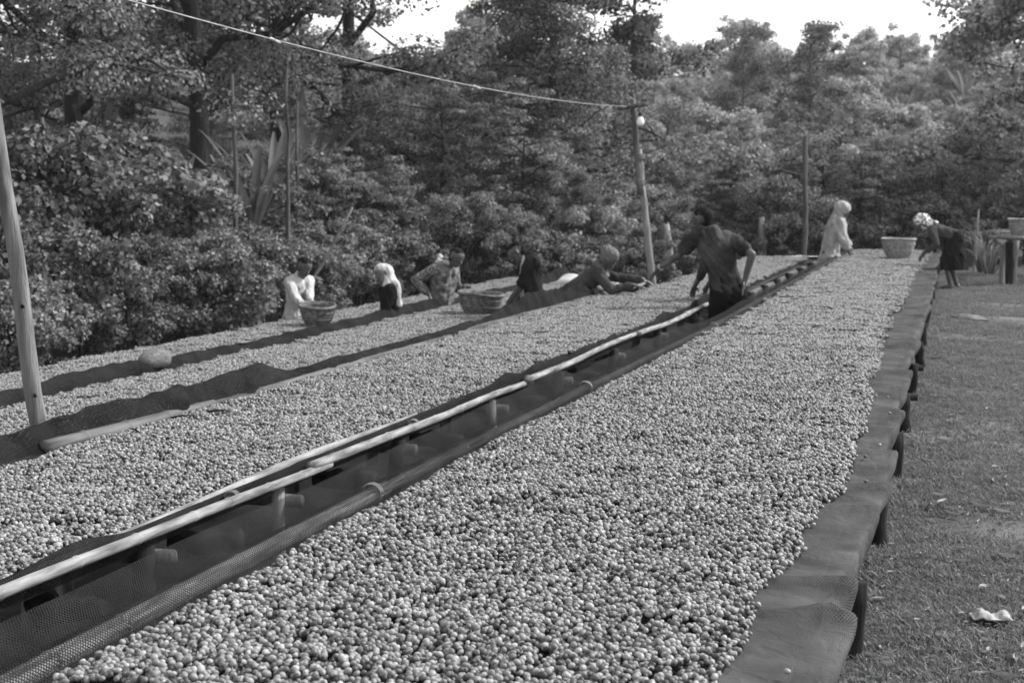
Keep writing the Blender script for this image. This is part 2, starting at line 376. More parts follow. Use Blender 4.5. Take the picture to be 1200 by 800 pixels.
def pw(ys, xs, amp, seed, f=2.2):
    ys = np.array(ys); xs = np.array(xs)
    return lambda y: np.interp(y, ys, xs)+amp*vnoise(np.asarray(y)*f, np.asarray(y)*0.7+3, seed, 3)

T1Z, T2Z, T3Z, T4Z = 0.75, 0.65, 0.50, 0.40
t1l = pw([2, 6, 9, 12, 30], [-1.985, -1.985, -1.93, -1.87, -1.90], 0.02, 11, 3)
t1r = pw([2, 3.2, 3.7, 4.0, 4.3, 4.55, 4.75, 5.1, 5.5, 6.9, 8.9, 12.5, 18.5, 26, 28.8], [-.50, -.48, -.47, -.51, -.45, -.41, -.47, -.46, -.38, -.40, -.46, -.50, -.50, -.42, -.42], 0.03, 12, 4)
t2l = pw([2, 30], [-4.08, -4.05], 0.02, 13, 3); t2r = pw([2, 7, 14, 30], [-2.86, -2.84, -2.72, -2.66], 0.035, 14, 2.5)
t3l = pw([2, 30], [-5.84, -5.84], 0.02, 15, 3); t3r = pw([2, 30], [-4.76, -4.76], 0.03, 16, 3)
t4l = pw([2, 30], [-7.38, -7.36], 0.02, 17, 3); t4r = pw([2, 30], [-6.42, -6.42], 0.03, 18, 3)
GL = 'layers of coffee cherries drying on the beds'
T1END, T2END, T3END, T4END = 28.6, 17.06, 22.0, 23.5
bed_fill(-2.08, -0.28, 2.75, T1END-0.1, 10.5, T1Z, t1l, t1r, 0.022, 1, 'coffee cherries spread thickly over the wide bed along the grass lane', single=300)
bed_fill(-4.2, -2.6, 3.2, T2END-0.1, 10.0, T2Z, t2l, t2r, 0.02, 2, 'coffee cherries on the bed with the pale bamboo rail')
bed_fill(-5.95, -4.6, 4.6, T3END-0.1, 8.0, T3Z, t3l, t3r, 0.02, 3, 'coffee cherries on the bed holding the big wide basket')
bed_fill(-7.5, -6.3, 6.4, T4END-0.1, 8.2, T4Z, t4l, t4r, 0.02, 4, 'coffee cherries on the outermost bed beside the shrubs')
bed_fill(-3.85, -2.5, 17.02, 27.1, 17.2, 0.655, pw([2, 30], [-3.75, -3.75], .02, 19), pw([2, 30], [-2.6, -2.6], .03, 20), 0.02, 5, 'coffee cherries on the short bed behind the man in the dark t-shirt')
for k, (x, y) in enumerate([(-.355, 3.37), (-.345, 6.3), (-.31, 5.75), (-.30, 6.62), (-.335, 8.2), (-.30, 7.6), (-.33, 10.2)]):
    o = link('coffee_cherry', CH_ME[k % 4], None, (x, y, T1Z+0.004), k*1.3)
    tag(o, 'lone coffee cherry lying on the bare net margin above the grass lane', 'coffee cherry', 'stray cherries on the bare net')

# ------------------------------------------------------------------ drying beds
def net_strip(name, ys, prof, mat, parent):
    """prof(y) -> list of (x, z) across the bed at y"""
    rows = [np.array(prof(y)) for y in ys]; n = len(rows[0])
    V = []; UV = []
    for y, r in zip(ys, rows):
        s = 0
        for i, (x, z) in enumerate(r):
            if i: s += math.hypot(x-r[i-1][0], z-r[i-1][1])
            V.append((x, y, z)); UV.append((s, y))
    ix = np.arange(len(V)).reshape(len(ys), n)
    F = np.stack([ix[:-1, :-1], ix[:-1, 1:], ix[1:, 1:], ix[1:, :-1]], -1).reshape(-1, 4)
    return link(name, make_mesh(name, V, F, mat, True, UV), parent)
def N1(y, seed, f=1.0): return float(vnoise(np.array([y*f]), np.array([y*f*0.31+seed]), seed, 3)[0])
def bamboo(parent, x, y0, y1, z, r0, r1, mat, seed, wob=0.012, node=0.33, dz=0.0, dx=0.0, name='rail'):
    g = np.random.default_rng(seed); pts = []; rad = []; y = y0; nxt = y0+node*g.uniform(.3, 1)
    ys = []
    while y < y1:
        ys.append((y, 0)); y += 0.11
        if y > nxt:
            ys += [(nxt-0.012, 0.0), (nxt-0.004, 1), (nxt+0.004, 1), (nxt+0.012, 0)]; nxt += node*g.uniform(.8, 1.2)
    ys.append((y1, 0)); ys.sort()
    for yy, b in ys:
        t = (yy-y0)/(y1-y0); pts.append((x+dx*t+wob*N1(yy, seed, .9), yy, z+dz*t+wob*N1(yy, seed+7, .8))); rad.append((r0+(r1-r0)*t)*(1+0.13*b))
    return MB().tube(pts, rad, 12).build(name, mat, parent)
def post(parent, x, y, ztop, r, mat, seed, zg=None, lean=0.03, name='post'):
    g = np.random.default_rng(seed); zb = (gz(x, y) if zg is None else zg)-0.12
    lx, ly = g.normal(0, lean, 2); n = 6
    pts = [(x+lx*(1-i/(n-1))+g.normal(0, r*.12), y+ly*(1-i/(n-1))+g.normal(0, r*.12), zb+(ztop-zb)*i/(n-1)) for i in range(n)]
    return MB().tube(pts, [r*g.uniform(.88, 1.12) for _ in range(n)], 9).build(name, mat, parent)
def crossbar(parent, x0, x1, y, z, r, mat, seed, name='crossbar'):
    g = np.random.default_rng(seed)
    return MB().tube([(x0+(x1-x0)*t, y+g.normal(0, .006), z+g.normal(0, .005)) for t in np.linspace(0, 1, 6)], [r*g.uniform(.9, 1.1) for _ in range(6)], 8).build(name, mat, parent)
def tie(parent, x, y, z, r, name='tie'):
    b = MB()
    for k in range(3):
        yy = y+0.012*k; b.tube([(x+r*math.cos(a), yy+.004*math.sin(a*2), z+r*math.sin(a)) for a in np.linspace(0, 6.28, 14)], .004, 5)
    return b.build(name, M['string'], parent)
BEDG = 'raised coffee drying beds'

# --- bed 1, the wide one along the lane
b1 = thing('drying_bed', (-1.15, 3, 0.2), 'widest raised drying bed, net margin hanging along the grass lane', 'drying bed', BEDG)
b1.matrix_world = Matrix.Translation((0, 0, 0)); b1.location = (0, 0, 0)
PX1, PZ1, PR1 = -2.085, 0.757, 0.034
SCAL = [2.5, 3.1, 3.85, 4.2, 5.25, 5.6, 6.45, 7.4, 7.75, 8.9, 9.5, 10.9, 11.5, 13.1, 13.8, 15.2, 17.0, 17.9, 20.0, 21, 22.7, 24.9, 26.4, 28.7]
def scal(y):
    for a, b in zip(SCAL[:-1], SCAL[1:]):
        if a <= y <= b: return (y-a)/(b-a), SCAL.index(a)
    return 0.0, 0
def t1px(y): return PX1+0.008*N1(y, 31, .8)+np.interp(y, [6, 9, 12, 30], [0, .06, .13, .10])
def t1pz(y): return PZ1+0.010*N1(y, 32, .7)
def t1_left(y):
    px, pz = t1px(y), t1pz(y); r = PR1+0.004
    fh = np.interp(y, [2, 4, 6, 7.9, 8.2, 10, 12, 14, 16, 28], [.065, .07, .085, .12, .06, .06, .05, .015, .012, .02])*(1+.35*N1(y, 33, 1.6))
    out = 0.07+0.04*N1(y, 34, 1.1)
    p = [(px-r-out-0.03, pz+fh), (px-r-out*.95, pz+fh*.8), (px-r-out*.8, pz+fh*.6), (px-r-out*.5, pz+fh*.35), (px-r-0.012, pz+.012)]
    p += [(px+r*math.cos(R(a)), pz+r*math.sin(R(a))) for a in (165, 140, 115, 90, 65, 40, 15)]
    p += [(px+r+.012, pz-.018), (px+r+.05, T1Z-.008), (px+r+.14, T1Z-.006)]
    return p
def t1_right(y):
    u, k = scal(y); s = math.sin(math.pi*u)
    ridge = 0.0
    edge = -0.285+0.055*u**1.5+0.022*N1(y, 35, 2)+0.009*N1(y, 38, 7)+0.03*((k*37 % 10)/10-.5)
    zt = T1Z+0.004-0.022*s+0.010*N1(y, 36, 3)
    drop = 0.02+(.13*s if (k*53 % 10) > 4 else .03*s)+0.025*N1(y, 37, 2.5)
    x0 = -0.72
    def crease(x):
        c = 0
        for q, yk in enumerate(SCAL):
            if abs(y-yk) < .5:
                am = .016+.032*((q*29 % 10)/10); dg = (.5*((q*41 % 10)/10)-.15); dd = y-yk-dg*(edge-x); c += am*math.exp(-abs(dd)/.035)*min(1, max(0, (x+.6)/.3))
        for q in range(40):
            yk = 2.7+q*.37+.2*((q*31 % 10)/10)
            if abs(y-yk) < .3: c += .010*math.exp(-((y-yk-(1.2*((q*17 % 10)/10)-.6)*(edge-x))/.03)**2)*min(1, max(0, (x+.55)/.2))
        return c
    p = [(x0+(edge-.03-x0)*t, T1Z-.004+(zt-T1Z)*t**1.5+crease(x0+(edge-.03-x0)*t)) for t in np.linspace(0, 1, 22)]
    cz = crease(edge); p += [(edge, zt-.003+cz), (edge+.008, zt-.012+cz*.9), (edge+.008, zt-.024-drop*.3+cz*.7), (edge-.004, zt-.03-drop*.7+cz*.4), (edge-.025, zt-.034-drop)]
    return p
ysn = np.concatenate([np.arange(2.6, 9, .03), np.arange(9, T1END, .07)])
net_strip('net_margin', ysn, t1_left, M['net'], b1)
net_strip('net_margin', ysn, t1_right, M['netbed'], b1)
net_strip('net', np.arange(2.6, T1END, .25), lambda y: [(x, T1Z-.006) for x in np.linspace(-1.92, -0.70, 6)], M['netbed'], b1)
for k, (y0, y1) in enumerate([(2.3, 5.05), (4.75, 8.1), (7.9, 12.2), (12.0, 16.4), (16.2, 22), (21.8, T1END)]):
    xa, xb = float(t1px(y0)), float(t1px(y1))
    bamboo(b1, xa, y0, y1, PZ1-.002+.003*(k % 2), .030 if k == 0 else .024, .028 if k == 0 else .022, M['darkpole'] if k > 0 else M['bamboo'], 300+k, .003, dx=xb-xa)
for k, (y0, y1) in enumerate([(2.4, 7), (6.8, 12), (11.7, 17), (16.8, 23), (22.8, T1END)]):
    bamboo(b1, -.33, y0, y1, T1Z-.095, .034, .03, M['darkpole'], 320+k, .008)
for k, y in enumerate([2.9, 4.55, 6.0, 7.5, 9.0, 10.6, 12.2, 14, 16, 18, 20.2, 22.6, 25, 27.6]):
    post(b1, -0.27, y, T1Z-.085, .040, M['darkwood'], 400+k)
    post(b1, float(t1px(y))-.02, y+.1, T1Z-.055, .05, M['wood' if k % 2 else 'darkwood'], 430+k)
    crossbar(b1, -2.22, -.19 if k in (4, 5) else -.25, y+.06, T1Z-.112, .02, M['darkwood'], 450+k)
for k, y in enumerate([4.9, 7.98, 12.1]): tie(b1, float(t1px(y)), y, float(t1pz(y)), .040)
# --- bed 2, with the bamboo rail
b2 = thing('drying_bed', (0, 0, 0), 'raised drying bed edged by a long pale bamboo rail', 'drying bed', BEDG)
def t2x(y): return float(np.interp(y, [2, 5, 7, 9.2, 14, 17], [-2.735, -2.73, -2.69, -2.62, -2.56, -2.53]))
RAILZ = 0.685
rl = [(2.2, 5.9, 0, 0), (3.0, 7.15, -.085, .004), (5.7, 8.9, .012, .0), (8.75, 12.1, 0, 0), (11.9, 14.2, .008, .01), (14.0, 16.9, 0, 0)]
for k, (y0, y1, dx, dz) in enumerate(rl):
    xa, xb = t2x(y0)+dx, t2x(y1)+dx
    bamboo(b2, xa, y0, y1, RAILZ+dz, .023 if k != 1 else .018, .019 if k != 4 else .023, M['bamboo'], 340+k, .022, dx=xb-xa)
for k, y in enumerate([5.0, 6.9, 8.8, 12.0, 14.1]): tie(b2, t2x(y), y, RAILZ, .026)
def humps(y, seed, f, lo, hi):
    v = N1(y, seed, f); return lo+(hi-lo)*max(0.0, v)**1.2
def t2_right(y):
    rx = t2x(y); hm = np.interp(y, [2, 6, 8, 17], [.012, .02, .04, .05])+humps(y, 42, 2.3, 0, .09 if y > 7.5 else .045)
    w = rx-0.042
    xi = float(t2r(np.array([y]))[0])-.10
    return [(xi, T2Z-.004), (xi+.06, T2Z), (w-.07, T2Z+hm*.35), (w-.035, T2Z+.02+hm*.9), (w-.012, T2Z+.03+hm), (w+.004, T2Z+.035+hm*.7), (w+.006, T2Z+.02), (w+.01, T2Z-.03)]
y2 = np.arange(2.8, T2END, .04)
net_strip('net_margin', y2, t2_right, M['netfar'], b2)
net_strip('net', np.arange(2.8, T2END, .3), lambda y: [(x, T2Z-.006) for x in np.linspace(-4.12, -2.9, 6)], M['netbed'], b2)
def flap(xc, zt, seed, f, lo, hi, outw):
    def p(y):
        h = humps(y, seed, f, lo, hi)*1.0; o = outw*(1+.5*N1(y, seed+3, 1.3)); j = .04*N1(y, seed+5, 4.2)+.018*N1(y, seed+6, 11); h *= 1+.28*N1(y, seed+9, 4.6)+.1*N1(y, seed+10, 10)
        return [(xc+.16, zt-.004), (xc+.06, zt+.004), (xc+.02+j, zt+.03+h*.15), (xc-.005+j*1.5, zt+.03+h*.5), (xc-.02-o*.5+j, zt+.03+h*.85), (xc-.03-o*.8, zt+.032+h), (xc-.045-o, zt+.025+h*.93), (xc-.06-o, zt+h*.5), (xc-.055-o, zt-.08)]
    return p
net_strip('net_flap', y2, flap(-4.13, T2Z, 44, .75, .05, .19, .02), M['netfar'], b2)
for k, (y0, y1) in enumerate([(5.7, 7.3), (7.1, 11), (10.8, T2END)]): bamboo(b2, -4.10, y0, y1, T2Z+.035 if k == 0 else T2Z+.01, .042 if k == 0 else .035, .035, M['darkpole'], 360+k, .012, dz=-.02 if k == 0 else 0)
bamboo(b2, -4.13, 2.6, 6.3, T2Z-.02, .034, .03, M['bamboo'], 365, .01)
for k, y in enumerate([3.3, 4.4, 5.45, 6.75, 8.2, 9.6, 11.2, 12.9, 14.7, 16.6]):
    pale = k in (2, 4)
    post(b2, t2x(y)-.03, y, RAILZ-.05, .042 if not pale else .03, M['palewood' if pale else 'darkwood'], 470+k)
    post(b2, -4.08, y+.1, T2Z-.06, .045, M['wood'], 490+k)
    crossbar(b2, -4.2, t2x(y)+.06, y+.05, T2Z-.075, .03, M['wood'], 510+k)
for k, y in enumerate([4.0, 4.9, 6.2, 7.4, 8.9, 10.3]):      # knobbly ends of the bearers under the rail
    g = np.random.default_rng(530+k); x = t2x(y)
    pts = [(x-.22+.3*t, y+g.normal(0, .012), .52+g.normal(0, .012)) for t in np.linspace(0, 1, 6)]
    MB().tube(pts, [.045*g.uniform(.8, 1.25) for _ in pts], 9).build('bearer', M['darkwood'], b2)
# --- beds 3 and 4
b3 = thing('drying_bed', (0, 0, 0), 'raised drying bed between the girl in white headscarf and the dark net flap', 'drying bed', BEDG)
y3 = np.arange(4.2, T3END, .06)
net_strip('net_flap', y3, flap(-5.89, T3Z, 46, .7, .06, .15, .03), M['netfar'], b3)
net_strip('net_margin', y3, lambda y: [(-4.8, T3Z-.004), (-4.72, T3Z+.006), (-4.68, T3Z+.02+.02*N1(y, 48, 2)), (-4.655, T3Z+.0), (-4.65, T3Z-.07)], M['netfar'], b3)
net_strip('net', np.arange(4.2, T3END, .3), lambda y: [(x, T3Z-.006) for x in np.linspace(-5.9, -4.7, 5)], M['netbed'], b3)
b4 = thing('drying_bed', (0, 0, 0), 'narrow outermost drying bed at the edge of the shrubs', 'drying bed', BEDG)
y4 = np.arange(6, T4END, .08)
net_strip('net_margin', y4, lambda y: [(-7.5, T4Z-.06), (-7.48, T4Z+.012), (-7.44, T4Z+.02+.012*N1(y, 51, 2)), (-7.4, T4Z+.004), (-7.3, T4Z-.004)], M['netfar'], b4)
net_strip('net_flap', y4, lambda y: [(-6.5, T4Z-.004), (-6.4, T4Z+.01), (-6.36, T4Z+.03+.03*N1(y, 52, 1.5)), (-6.33, T4Z-.06)], M['netfar'], b4)
net_strip('net', np.arange(6, T4END, .3), lambda y: [(x, T4Z-.006) for x in np.linspace(-7.42, -6.42, 5)], M['netbed'], b4)
for b, xl, xr, zt, ya, yb, sd in ((b3, -5.9, -4.69, T3Z, 4.2, T3END, 600), (b4, -7.45, -6.38, T4Z, 6, T4END, 650)):
    n = int((yb-ya)/3)
    for k in range(n+1):
        y0 = ya+(yb-ya)*k/(n+1); y1 = ya+(yb-ya)*(k+1)/(n+1)+.2
        for j, x in enumerate((xl, xr)): bamboo(b, x+.01*(k % 2), y0, min(y1, yb), zt-.02-.01*j, .032, .03, M['bamboo' if (k+j) % 3 == 0 else 'darkpole'], sd+10*j+k, .008)
    for k, y in enumerate(np.arange(ya+.4, yb, 1.9)):
        for j, x in enumerate((xl, xr)): post(b, x, y, zt-.055, .042, M['wood'], sd+100+10*k+j)
        crossbar(b, xl-.05, xr+.05, y+.06, zt-.07, .025, M['wood'], sd+200+k)
# --- bed 5, short, behind the standing man
b5 = thing('drying_bed', (0, 0, 0), 'short raised bed with stout posts and white end sheet behind the standing man', 'drying bed', BEDG)
Z5 = 0.655
net_strip('net', np.arange(17.06, 27.2, .3), lambda y: [(x, Z5-.006) for x in np.linspace(-3.8, -2.5, 5)], M['netbed'], b5)
net_strip('net_margin', np.arange(17.06, 27.2, .1), lambda y: [(-2.66, Z5-.004), (-2.60, Z5+.008), (-2.55, Z5+.004+.006*N1(y, 55, 2)), (-2.525, Z5-.02)], M['netfar'], b5)
net_strip('end_net', np.linspace(17.03, 17.075, 3), lambda y: [(x, Z5-.003-.02*(17.075-y)/.045) for x in np.linspace(-3.8, -2.55, 8)], M['netbed'], b5)
net_strip('end_sheet', np.linspace(27.0, 27.22, 5), lambda y: [(x, Z5+.045+.015*N1(x*3+y, 57, 2)) for x in np.linspace(-3.9, -2.42, 30)], M['sheet'], b5)
for k, (ya, yb) in enumerate([(17.4, 22.5), (22.3, 27.2)]):
    for x in (-2.47, -3.82): bamboo(b5, x, ya, yb, Z5-.06, .05, .045, M['darkpole'], 700+k, .01)
for k, y in enumerate([17.6, 19, 20.4, 21.9, 23.5, 25.2, 27.0]):
    post(b5, -2.40, y, Z5+.02, .06, M['darkwood'], 710+k); post(b5, -3.8, y, Z5-.03, .05, M['wood'], 720+k)
    crossbar(b5, -3.9, -2.3, y+.08, Z5-.12, .035, M['wood'], 730+k)
# --- bed beyond the lane
b6 = thing('drying_bed', (0, 0, 0), 'stick-topped drying bed on split posts beyond the grass lane', 'drying bed', BEDG)
for k, (x, y) in enumerate([(.74, 24.0), (.83, 23.75), (2.2, 24.1), (2.3, 26.6), (.8, 26.4), (.95, 24.5), (3.6, 24.1), (3.6, 26.6)]):
    post(b6, x, y, 1.12, .045 if k != 1 else .065, M['palewood' if k != 1 else 'darkwood'], 750+k, lean=.01)
for k in range(9):
    y = 23.45+k*.36; g6 = np.random.default_rng(760+k); xa = .45+.28*g6.random(); za = 1.15+.12*g6.random()
    MB().tube([(xa+(3.8-xa)*t, y+.25*g6.normal()*(1-t)*.5+.02*g6.normal(), za+(1.16-za)*min(1, t*3)+.012*g6.normal()) for t in np.linspace(0, 1, 9)], .024+.012*g6.random(), 7).build('stick', M['palewood'], b6)
for k in range(4): bamboo(b6, .7+k*.95, 23.5, 27, 1.10, .04, .035, M['palewood'], 775+k, .01, name='rail')

# ------------------------------------------------------------------ poles, wire, lamp
lp = at(-30, -55, 6.0); lb = (-4.17, 5.95, -.3)
g = np.random.default_rng(5)
def polepts(a, b, n, w): return [tuple(np.array(a)+(np.array(b)-np.array(a))*i/(n-1)+g.normal(0, w, 3)*(0 < i < n-1)) for i in range(n)]
p = thing('wooden_pole', lb, 'pale leaning wooden pole standing in the net flap of a bed', 'pole')
p.location = (0, 0, 0)
ltop = (-4.66, 6.0, 3.35)
MB().tube(polepts(lb, ltop, 16, .006), np.linspace(.047, .034, 16), 12).build('shaft', M['wood2'], p)
kb = MB()
for t, s in ((.45, 1), (.62, -1), (.33, 1)):
    c = np.array(lb)+(np.array(ltop)-np.array(lb))*t; kb.capsule(c+np.array([.03*s, -.04, 0]), c+np.array([.035*s, -.052, .01]), .010, .004, 8)
kb.build('knot', M['darkwood'], p)
YP = 21.0
u = thing('utility_pole', (0, 0, 0), 'thin utility pole lashed to a leaning stake, with crossarm and hanging bulb', 'utility pole')
pb = at(771, 330, YP); pb.z = gz(pb.x, pb.y)-.2; pm = at(751, 180, YP); pt = at(743, 117, YP); pt0 = at(752, 228, YP)
MB().tube(polepts(pb, at(749, 175, YP), 12, .008), np.linspace(.066, .04, 12), 10).build('stake', M['palewood'], u)
o_ = Vector((0, -.09, 0))
MB().tube(polepts(pt0+o_, pt+o_, 8, .004), np.linspace(.05, .042, 8), 10).build('shaft', M['wood'], u)
MB().tube(polepts(at(727, 128, YP)-Vector((0, .17, 0)), at(762, 123, YP)-Vector((0, .17, 0)), 6, .003), .032, 8).build('crossarm', M['wood'], u)
bl = at(750.5, 141, YP-.17)
lamp = MB().lathe([(.0, -.085), (.035, -.08), (.055, -.05), (.058, -.02), (.045, .02), (.03, .05), (.0, .055)], 14, bl).build('bulb', M['bulb'], u)
MB().lathe([(.0, .05), (.032, .05), (.034, .10), (.02, .12), (.0, .12)], 12, bl).build('lamp_holder', M['iron'], lamp)
MB().tube([(bl.x, bl.y, bl.z+.11), at(748, 127, YP-.17)], .006, 6).build('flex', M['iron'], lamp)
for k in range(2):
    c = at(750.5, 186+k*30, YP); b = MB()
    for j in range(4): b.tube([(c.x+.075*math.cos(a), c.y-.045+.10*math.sin(a), c.z+.02*j) for a in np.linspace(0, 6.28, 16)], .008, 5)
    b.build('lashing', M['string'], u)
w0 = np.array(at(735, 125, YP-.17)); w1 = np.array([-4.625, 6.0, 3.05]); 
wt = np.linspace(0, 1, 60)
wp = [tuple(w0+(w1-w0)*t-np.array([0, 0, 0.15*4*t*(1-t)])) for t in wt]
wo = thing('power_cable', (0, 0, 0), 'pale sagging cable strung from the leaning pole to the utility pole', 'cable')
MB().tube(wp, .0048, 6).build('cable', M['wire'], wo)
for k in (46, 28): 
    c = np.array(wp[k]); MB().capsule(c+np.array([-.03, 0, .01]), c+np.array([.03, .02, -.02]), .011, .007, 8).build('knot', M['sheet'], wo)
wo2 = thing('service_wire', (0, 0, 0), 'thin dark wire running from the utility pole into the trees', 'wire')
e1 = np.array(at(940, 205, 30)); e0 = np.array(at(758, 125, YP))
MB().tube([tuple(e0+(e1-e0)*t-np.array([0, 0, .12*4*t*(1-t)])) for t in np.linspace(0, 1, 30)], .008, 5).build('wire_strand', M['wood'], wo2)

# ------------------------------------------------------------------ baskets, sack, sheets, litter
def basket(loc, rt, rb, h, mat, rimmat, label, seed, tilt=(0, 0)):
    g = np.random.default_rng(seed)
    o = thing('basket', loc, label, 'basket', 'woven cherry baskets'); o.rotation_euler = (tilt[0], tilt[1], 0)
    n = 15; prof = []
    for i in range(n*4+1):
        t = i/(n*4); r = rb+(rt-rb)*math.sin(t*math.pi/2)**0.75; prof.append((r+.006*abs(math.sin(i*math.pi/4)), h*t))
    inner = [(r-.022, z) for r, z in prof[::-4]]; inner[-1] = (inner[-1][0], .03)
    b = MB().lathe([(0.0, .004), (rb*.9, .002)]+prof+inner+[(0.0, .03)], 40)
    V = np.concatenate(b.V); a = np.arctan2(V[:, 1], V[:, 0]); rr = np.hypot(V[:, 0], V[:, 1])
    k = 1+.022*np.sign(np.sin(a*20))*np.cos(V[:, 2]/h*n*math.pi)+.02*np.sin(a*2+seed); V[:, 0] *= k; V[:, 1] *= k
    b.V = [V]; b.build('body', mat, o)
    rm = MB(); rm.tube([((rt+.008)*math.cos(a)*(1+.02*math.sin(a*2+seed)), (rt+.008)*math.sin(a)*(1+.02*math.sin(a*2+seed)), h+.004*math.sin(3*a)) for a in np.linspace(0, 2*math.pi, 41)], .018, 8)
    rm.build('rim', rimmat, o)
    for kk in range(2):
        z = h*(.42+.3*kk); r = rb+(rt-rb)*math.sin((z/h)*math.pi/2)**.75+.006
        MB().tube([(r*math.cos(a)*(1+.02*math.sin(a*2+seed)), r*math.sin(a)*(1+.02*math.sin(a*2+seed)), z) for a in np.linspace(0, 2*math.pi, 41)], .007, 7).build('band', rimmat, o)
    return o
basket((-6.72, 14.35, T4Z+.02), .185, .10, .235, M['wicker'], M['wicker'], 'small deep basket held by the person in the white shirt', 1, (.1, .06))
basket((-5.13, 15.25, T3Z+.02), .245, .15, .24, M['wicker'], M['wicker'], 'big wide basket between the plaid shirt and the dark open jacket', 2, (.0, .08))
basket((-.91, 24.9, T1Z+.035), .27, .16, .33, M['wickerpale'], M['wickerpale'], 'pale banded basket on the bed between two bending women', 3)
basket((1.02, 24.0, 1.17), .22, .13, .30, M['wickerpale'], M['wickerpale'], 'pale basket standing on the stick-topped bed', 4)
# half-full sack slumped over the net flap
sk = MB(); V, F = ico(4); V = V*np.array([.11, .16, .085]); V[:, 2] = np.maximum(V[:, 2], -.06)
V *= (1+.06*vnoise(V[:, 0]*14, V[:, 1]*14+V[:, 2]*9, 70))[:, None]
sk.add(V, F); so = sk.build('sack', M['sack']); so.location = (-5.88, 9.6, T3Z+.115)
tag(so, 'rounded pale woven sack slumped on the net flap of a bed', 'sack')
def crumpled(name, cx, cy, z, lx, ly, h, rz, mat, label, cat, seed, amp=.04, f=6):
    n = 24; V = []
    for i in range(n):
        for j in range(n):
            x = (i/(n-1)-.5)*lx; y = (j/(n-1)-.5)*ly
            e = min(1, 4*min(i, n-1-i, j, n-1-j)/n)
            zz = h*e**.5*(1+.5*float(vnoise(np.array([x*f]), np.array([y*f]), seed)[0]))+amp*.3*float(vnoise(np.array([x*f*2]), np.array([y*f*2]), seed+1)[0])
            V.append((x, y, max(zz, .004)))
    ix = np.arange(n*n).reshape(n, n); F = np.stack([ix[:-1, :-1], ix[:-1, 1:], ix[1:, 1:], ix[1:, :-1]], -1).reshape(-1, 4)
    o = link(name, make_mesh(name, V, F, mat), None, (cx, cy, z), rz); md = o.modifiers.new('thickness', 'SOLIDIFY'); md.thickness = .004
    return tag(o, label, cat)
crumpled('white_sheet', -2.75, 19.3, gz(-2.6, 19.3)+.36, .34, 2.6, .05, 0, M['sheet'], 'white plastic sheet lying below the short bed behind the standing man', 'sheet', 81)
a = at(662, 330, 20.5); crumpled('folded_cloth', -5.3, 20.9, T3Z+.03, .95, .5, .11, .1, M['sheet'], 'pale crumpled cloth bundle at the end of a bed behind the turbaned man', 'cloth', 83)
def curled_leaf(l, w, seed):
    g = np.random.default_rng(seed); V = []; n = 7
    for i in range(n):
        t = i/(n-1); ww = w*math.sin(math.pi*min(.98, max(.03, t)))**.8
        for s in (-1, -.5, 0, .5, 1): V.append(((t-.5)*l, s*ww, .012*abs(s)+.02*l*math.sin(t*4+seed)+g.uniform(0, .003)))
    ix = np.arange(n*5).reshape(n, 5); F = np.stack([ix[:-1, :-1], ix[:-1, 1:], ix[1:, 1:], ix[1:, :-1]], -1).reshape(-1, 4)
    return make_mesh('fallen_leaf', V, F, M['dry'])
LF = [curled_leaf(.075, .02, 1), curled_leaf(.055, .014, 2), curled_leaf(.1, .012, 3)]
g = np.random.default_rng(12)
for k in range(90):
    y = 4.4+9*g.random()**1.5; x = g.uniform(-.22, .05+.05*y)
    o = link('fallen_leaf', LF[k % 3], None, (x, y, gz(x, y)+.018), g.uniform(0, 6.28), g.uniform(.35, 1.0))
    o.rotation_euler.x = g.normal(0, .2)
    tag(o, 'small dry fallen leaf on the turf of the lane', 'leaf', 'dry leaves scattered on the grass lane')
crumpled('paper_scrap', .155, 5.0, gz(.155, 5)+.02, .13, .075, .02, .2, M['pale'], 'pale crumpled scrap lying on the grass lane', 'scrap', 85, f=30)
crumpled('husk_heap', .18, 17.3, gz(.18, 17.3), .35, .5, .04, .2, M['midgrey'], 'small pale heap of husks on the trodden lane', 'husks', 86)
# twigs on the cherries
for k, (x, y, z, rz) in enumerate([(-3.98, 6.65, T2Z+.05, 1.0), (-3.9, 6.9, T2Z+.05, .6), (-3.9, 6.2, T2Z+.05, 2.2)]):
    b = MB().tube([(0, 0, 0), (.06, .01, .004), (.13, .0, .0)], [.006, .005, .003], 6); b.tube([(.06, .01, .004), (.09, .04, .006)], [.004, .002], 5)
    o = b.build('twig', M['darkwood']); o.location = (x, y, z); o.rotation_euler = (0, 0, rz)
    tag(o, 'dark twig on the cherries beside the leaning pole', 'twig', 'twigs on the cherries')

# ------------------------------------------------------------------ grass on the lane (stuff)
def tuft(seed, nb=11, h=.026, sp=.034):
    g = np.random.default_rng(seed); V = []; F = []
    for k in range(nb):
        x, y = g.normal(0, sp*.6, 2); a = g.uniform(0, 6.28); hh = h*g.uniform(.4, 1.15); ln = hh*g.uniform(.5, 2.2); w = .0022*g.uniform(.7, 1.8)
        dx, dy = math.cos(a), math.sin(a); n = len(V)
        V += [(x-dy*w, y+dx*w, -.005), (x+dy*w, y-dx*w, -.005), (x+dx*ln*.4+dy*w*.8, y+dy*ln*.4-dx*w*.8, hh*.65), (x+dx*ln*.4-dy*w*.8, y+dy*ln*.4+dx*w*.8, hh*.65), (x+dx*ln, y+dy*ln, hh)]
        F += [(n, n+1, n+2, n+3), (n+3, n+2, n+4)]
    return make_mesh('tuft_%d' % seed, V, F, M['grass'], False)
GR_COLL = template_coll('tufts', [tuft(k) for k in range(5)])
def strew(n, fx, y0, y1):
    y = rng.uniform(y0, y1, n); x0, x1 = fx(y); x = x0+(x1-x0)*rng.random(n); return x, y
xs = []; ys = []
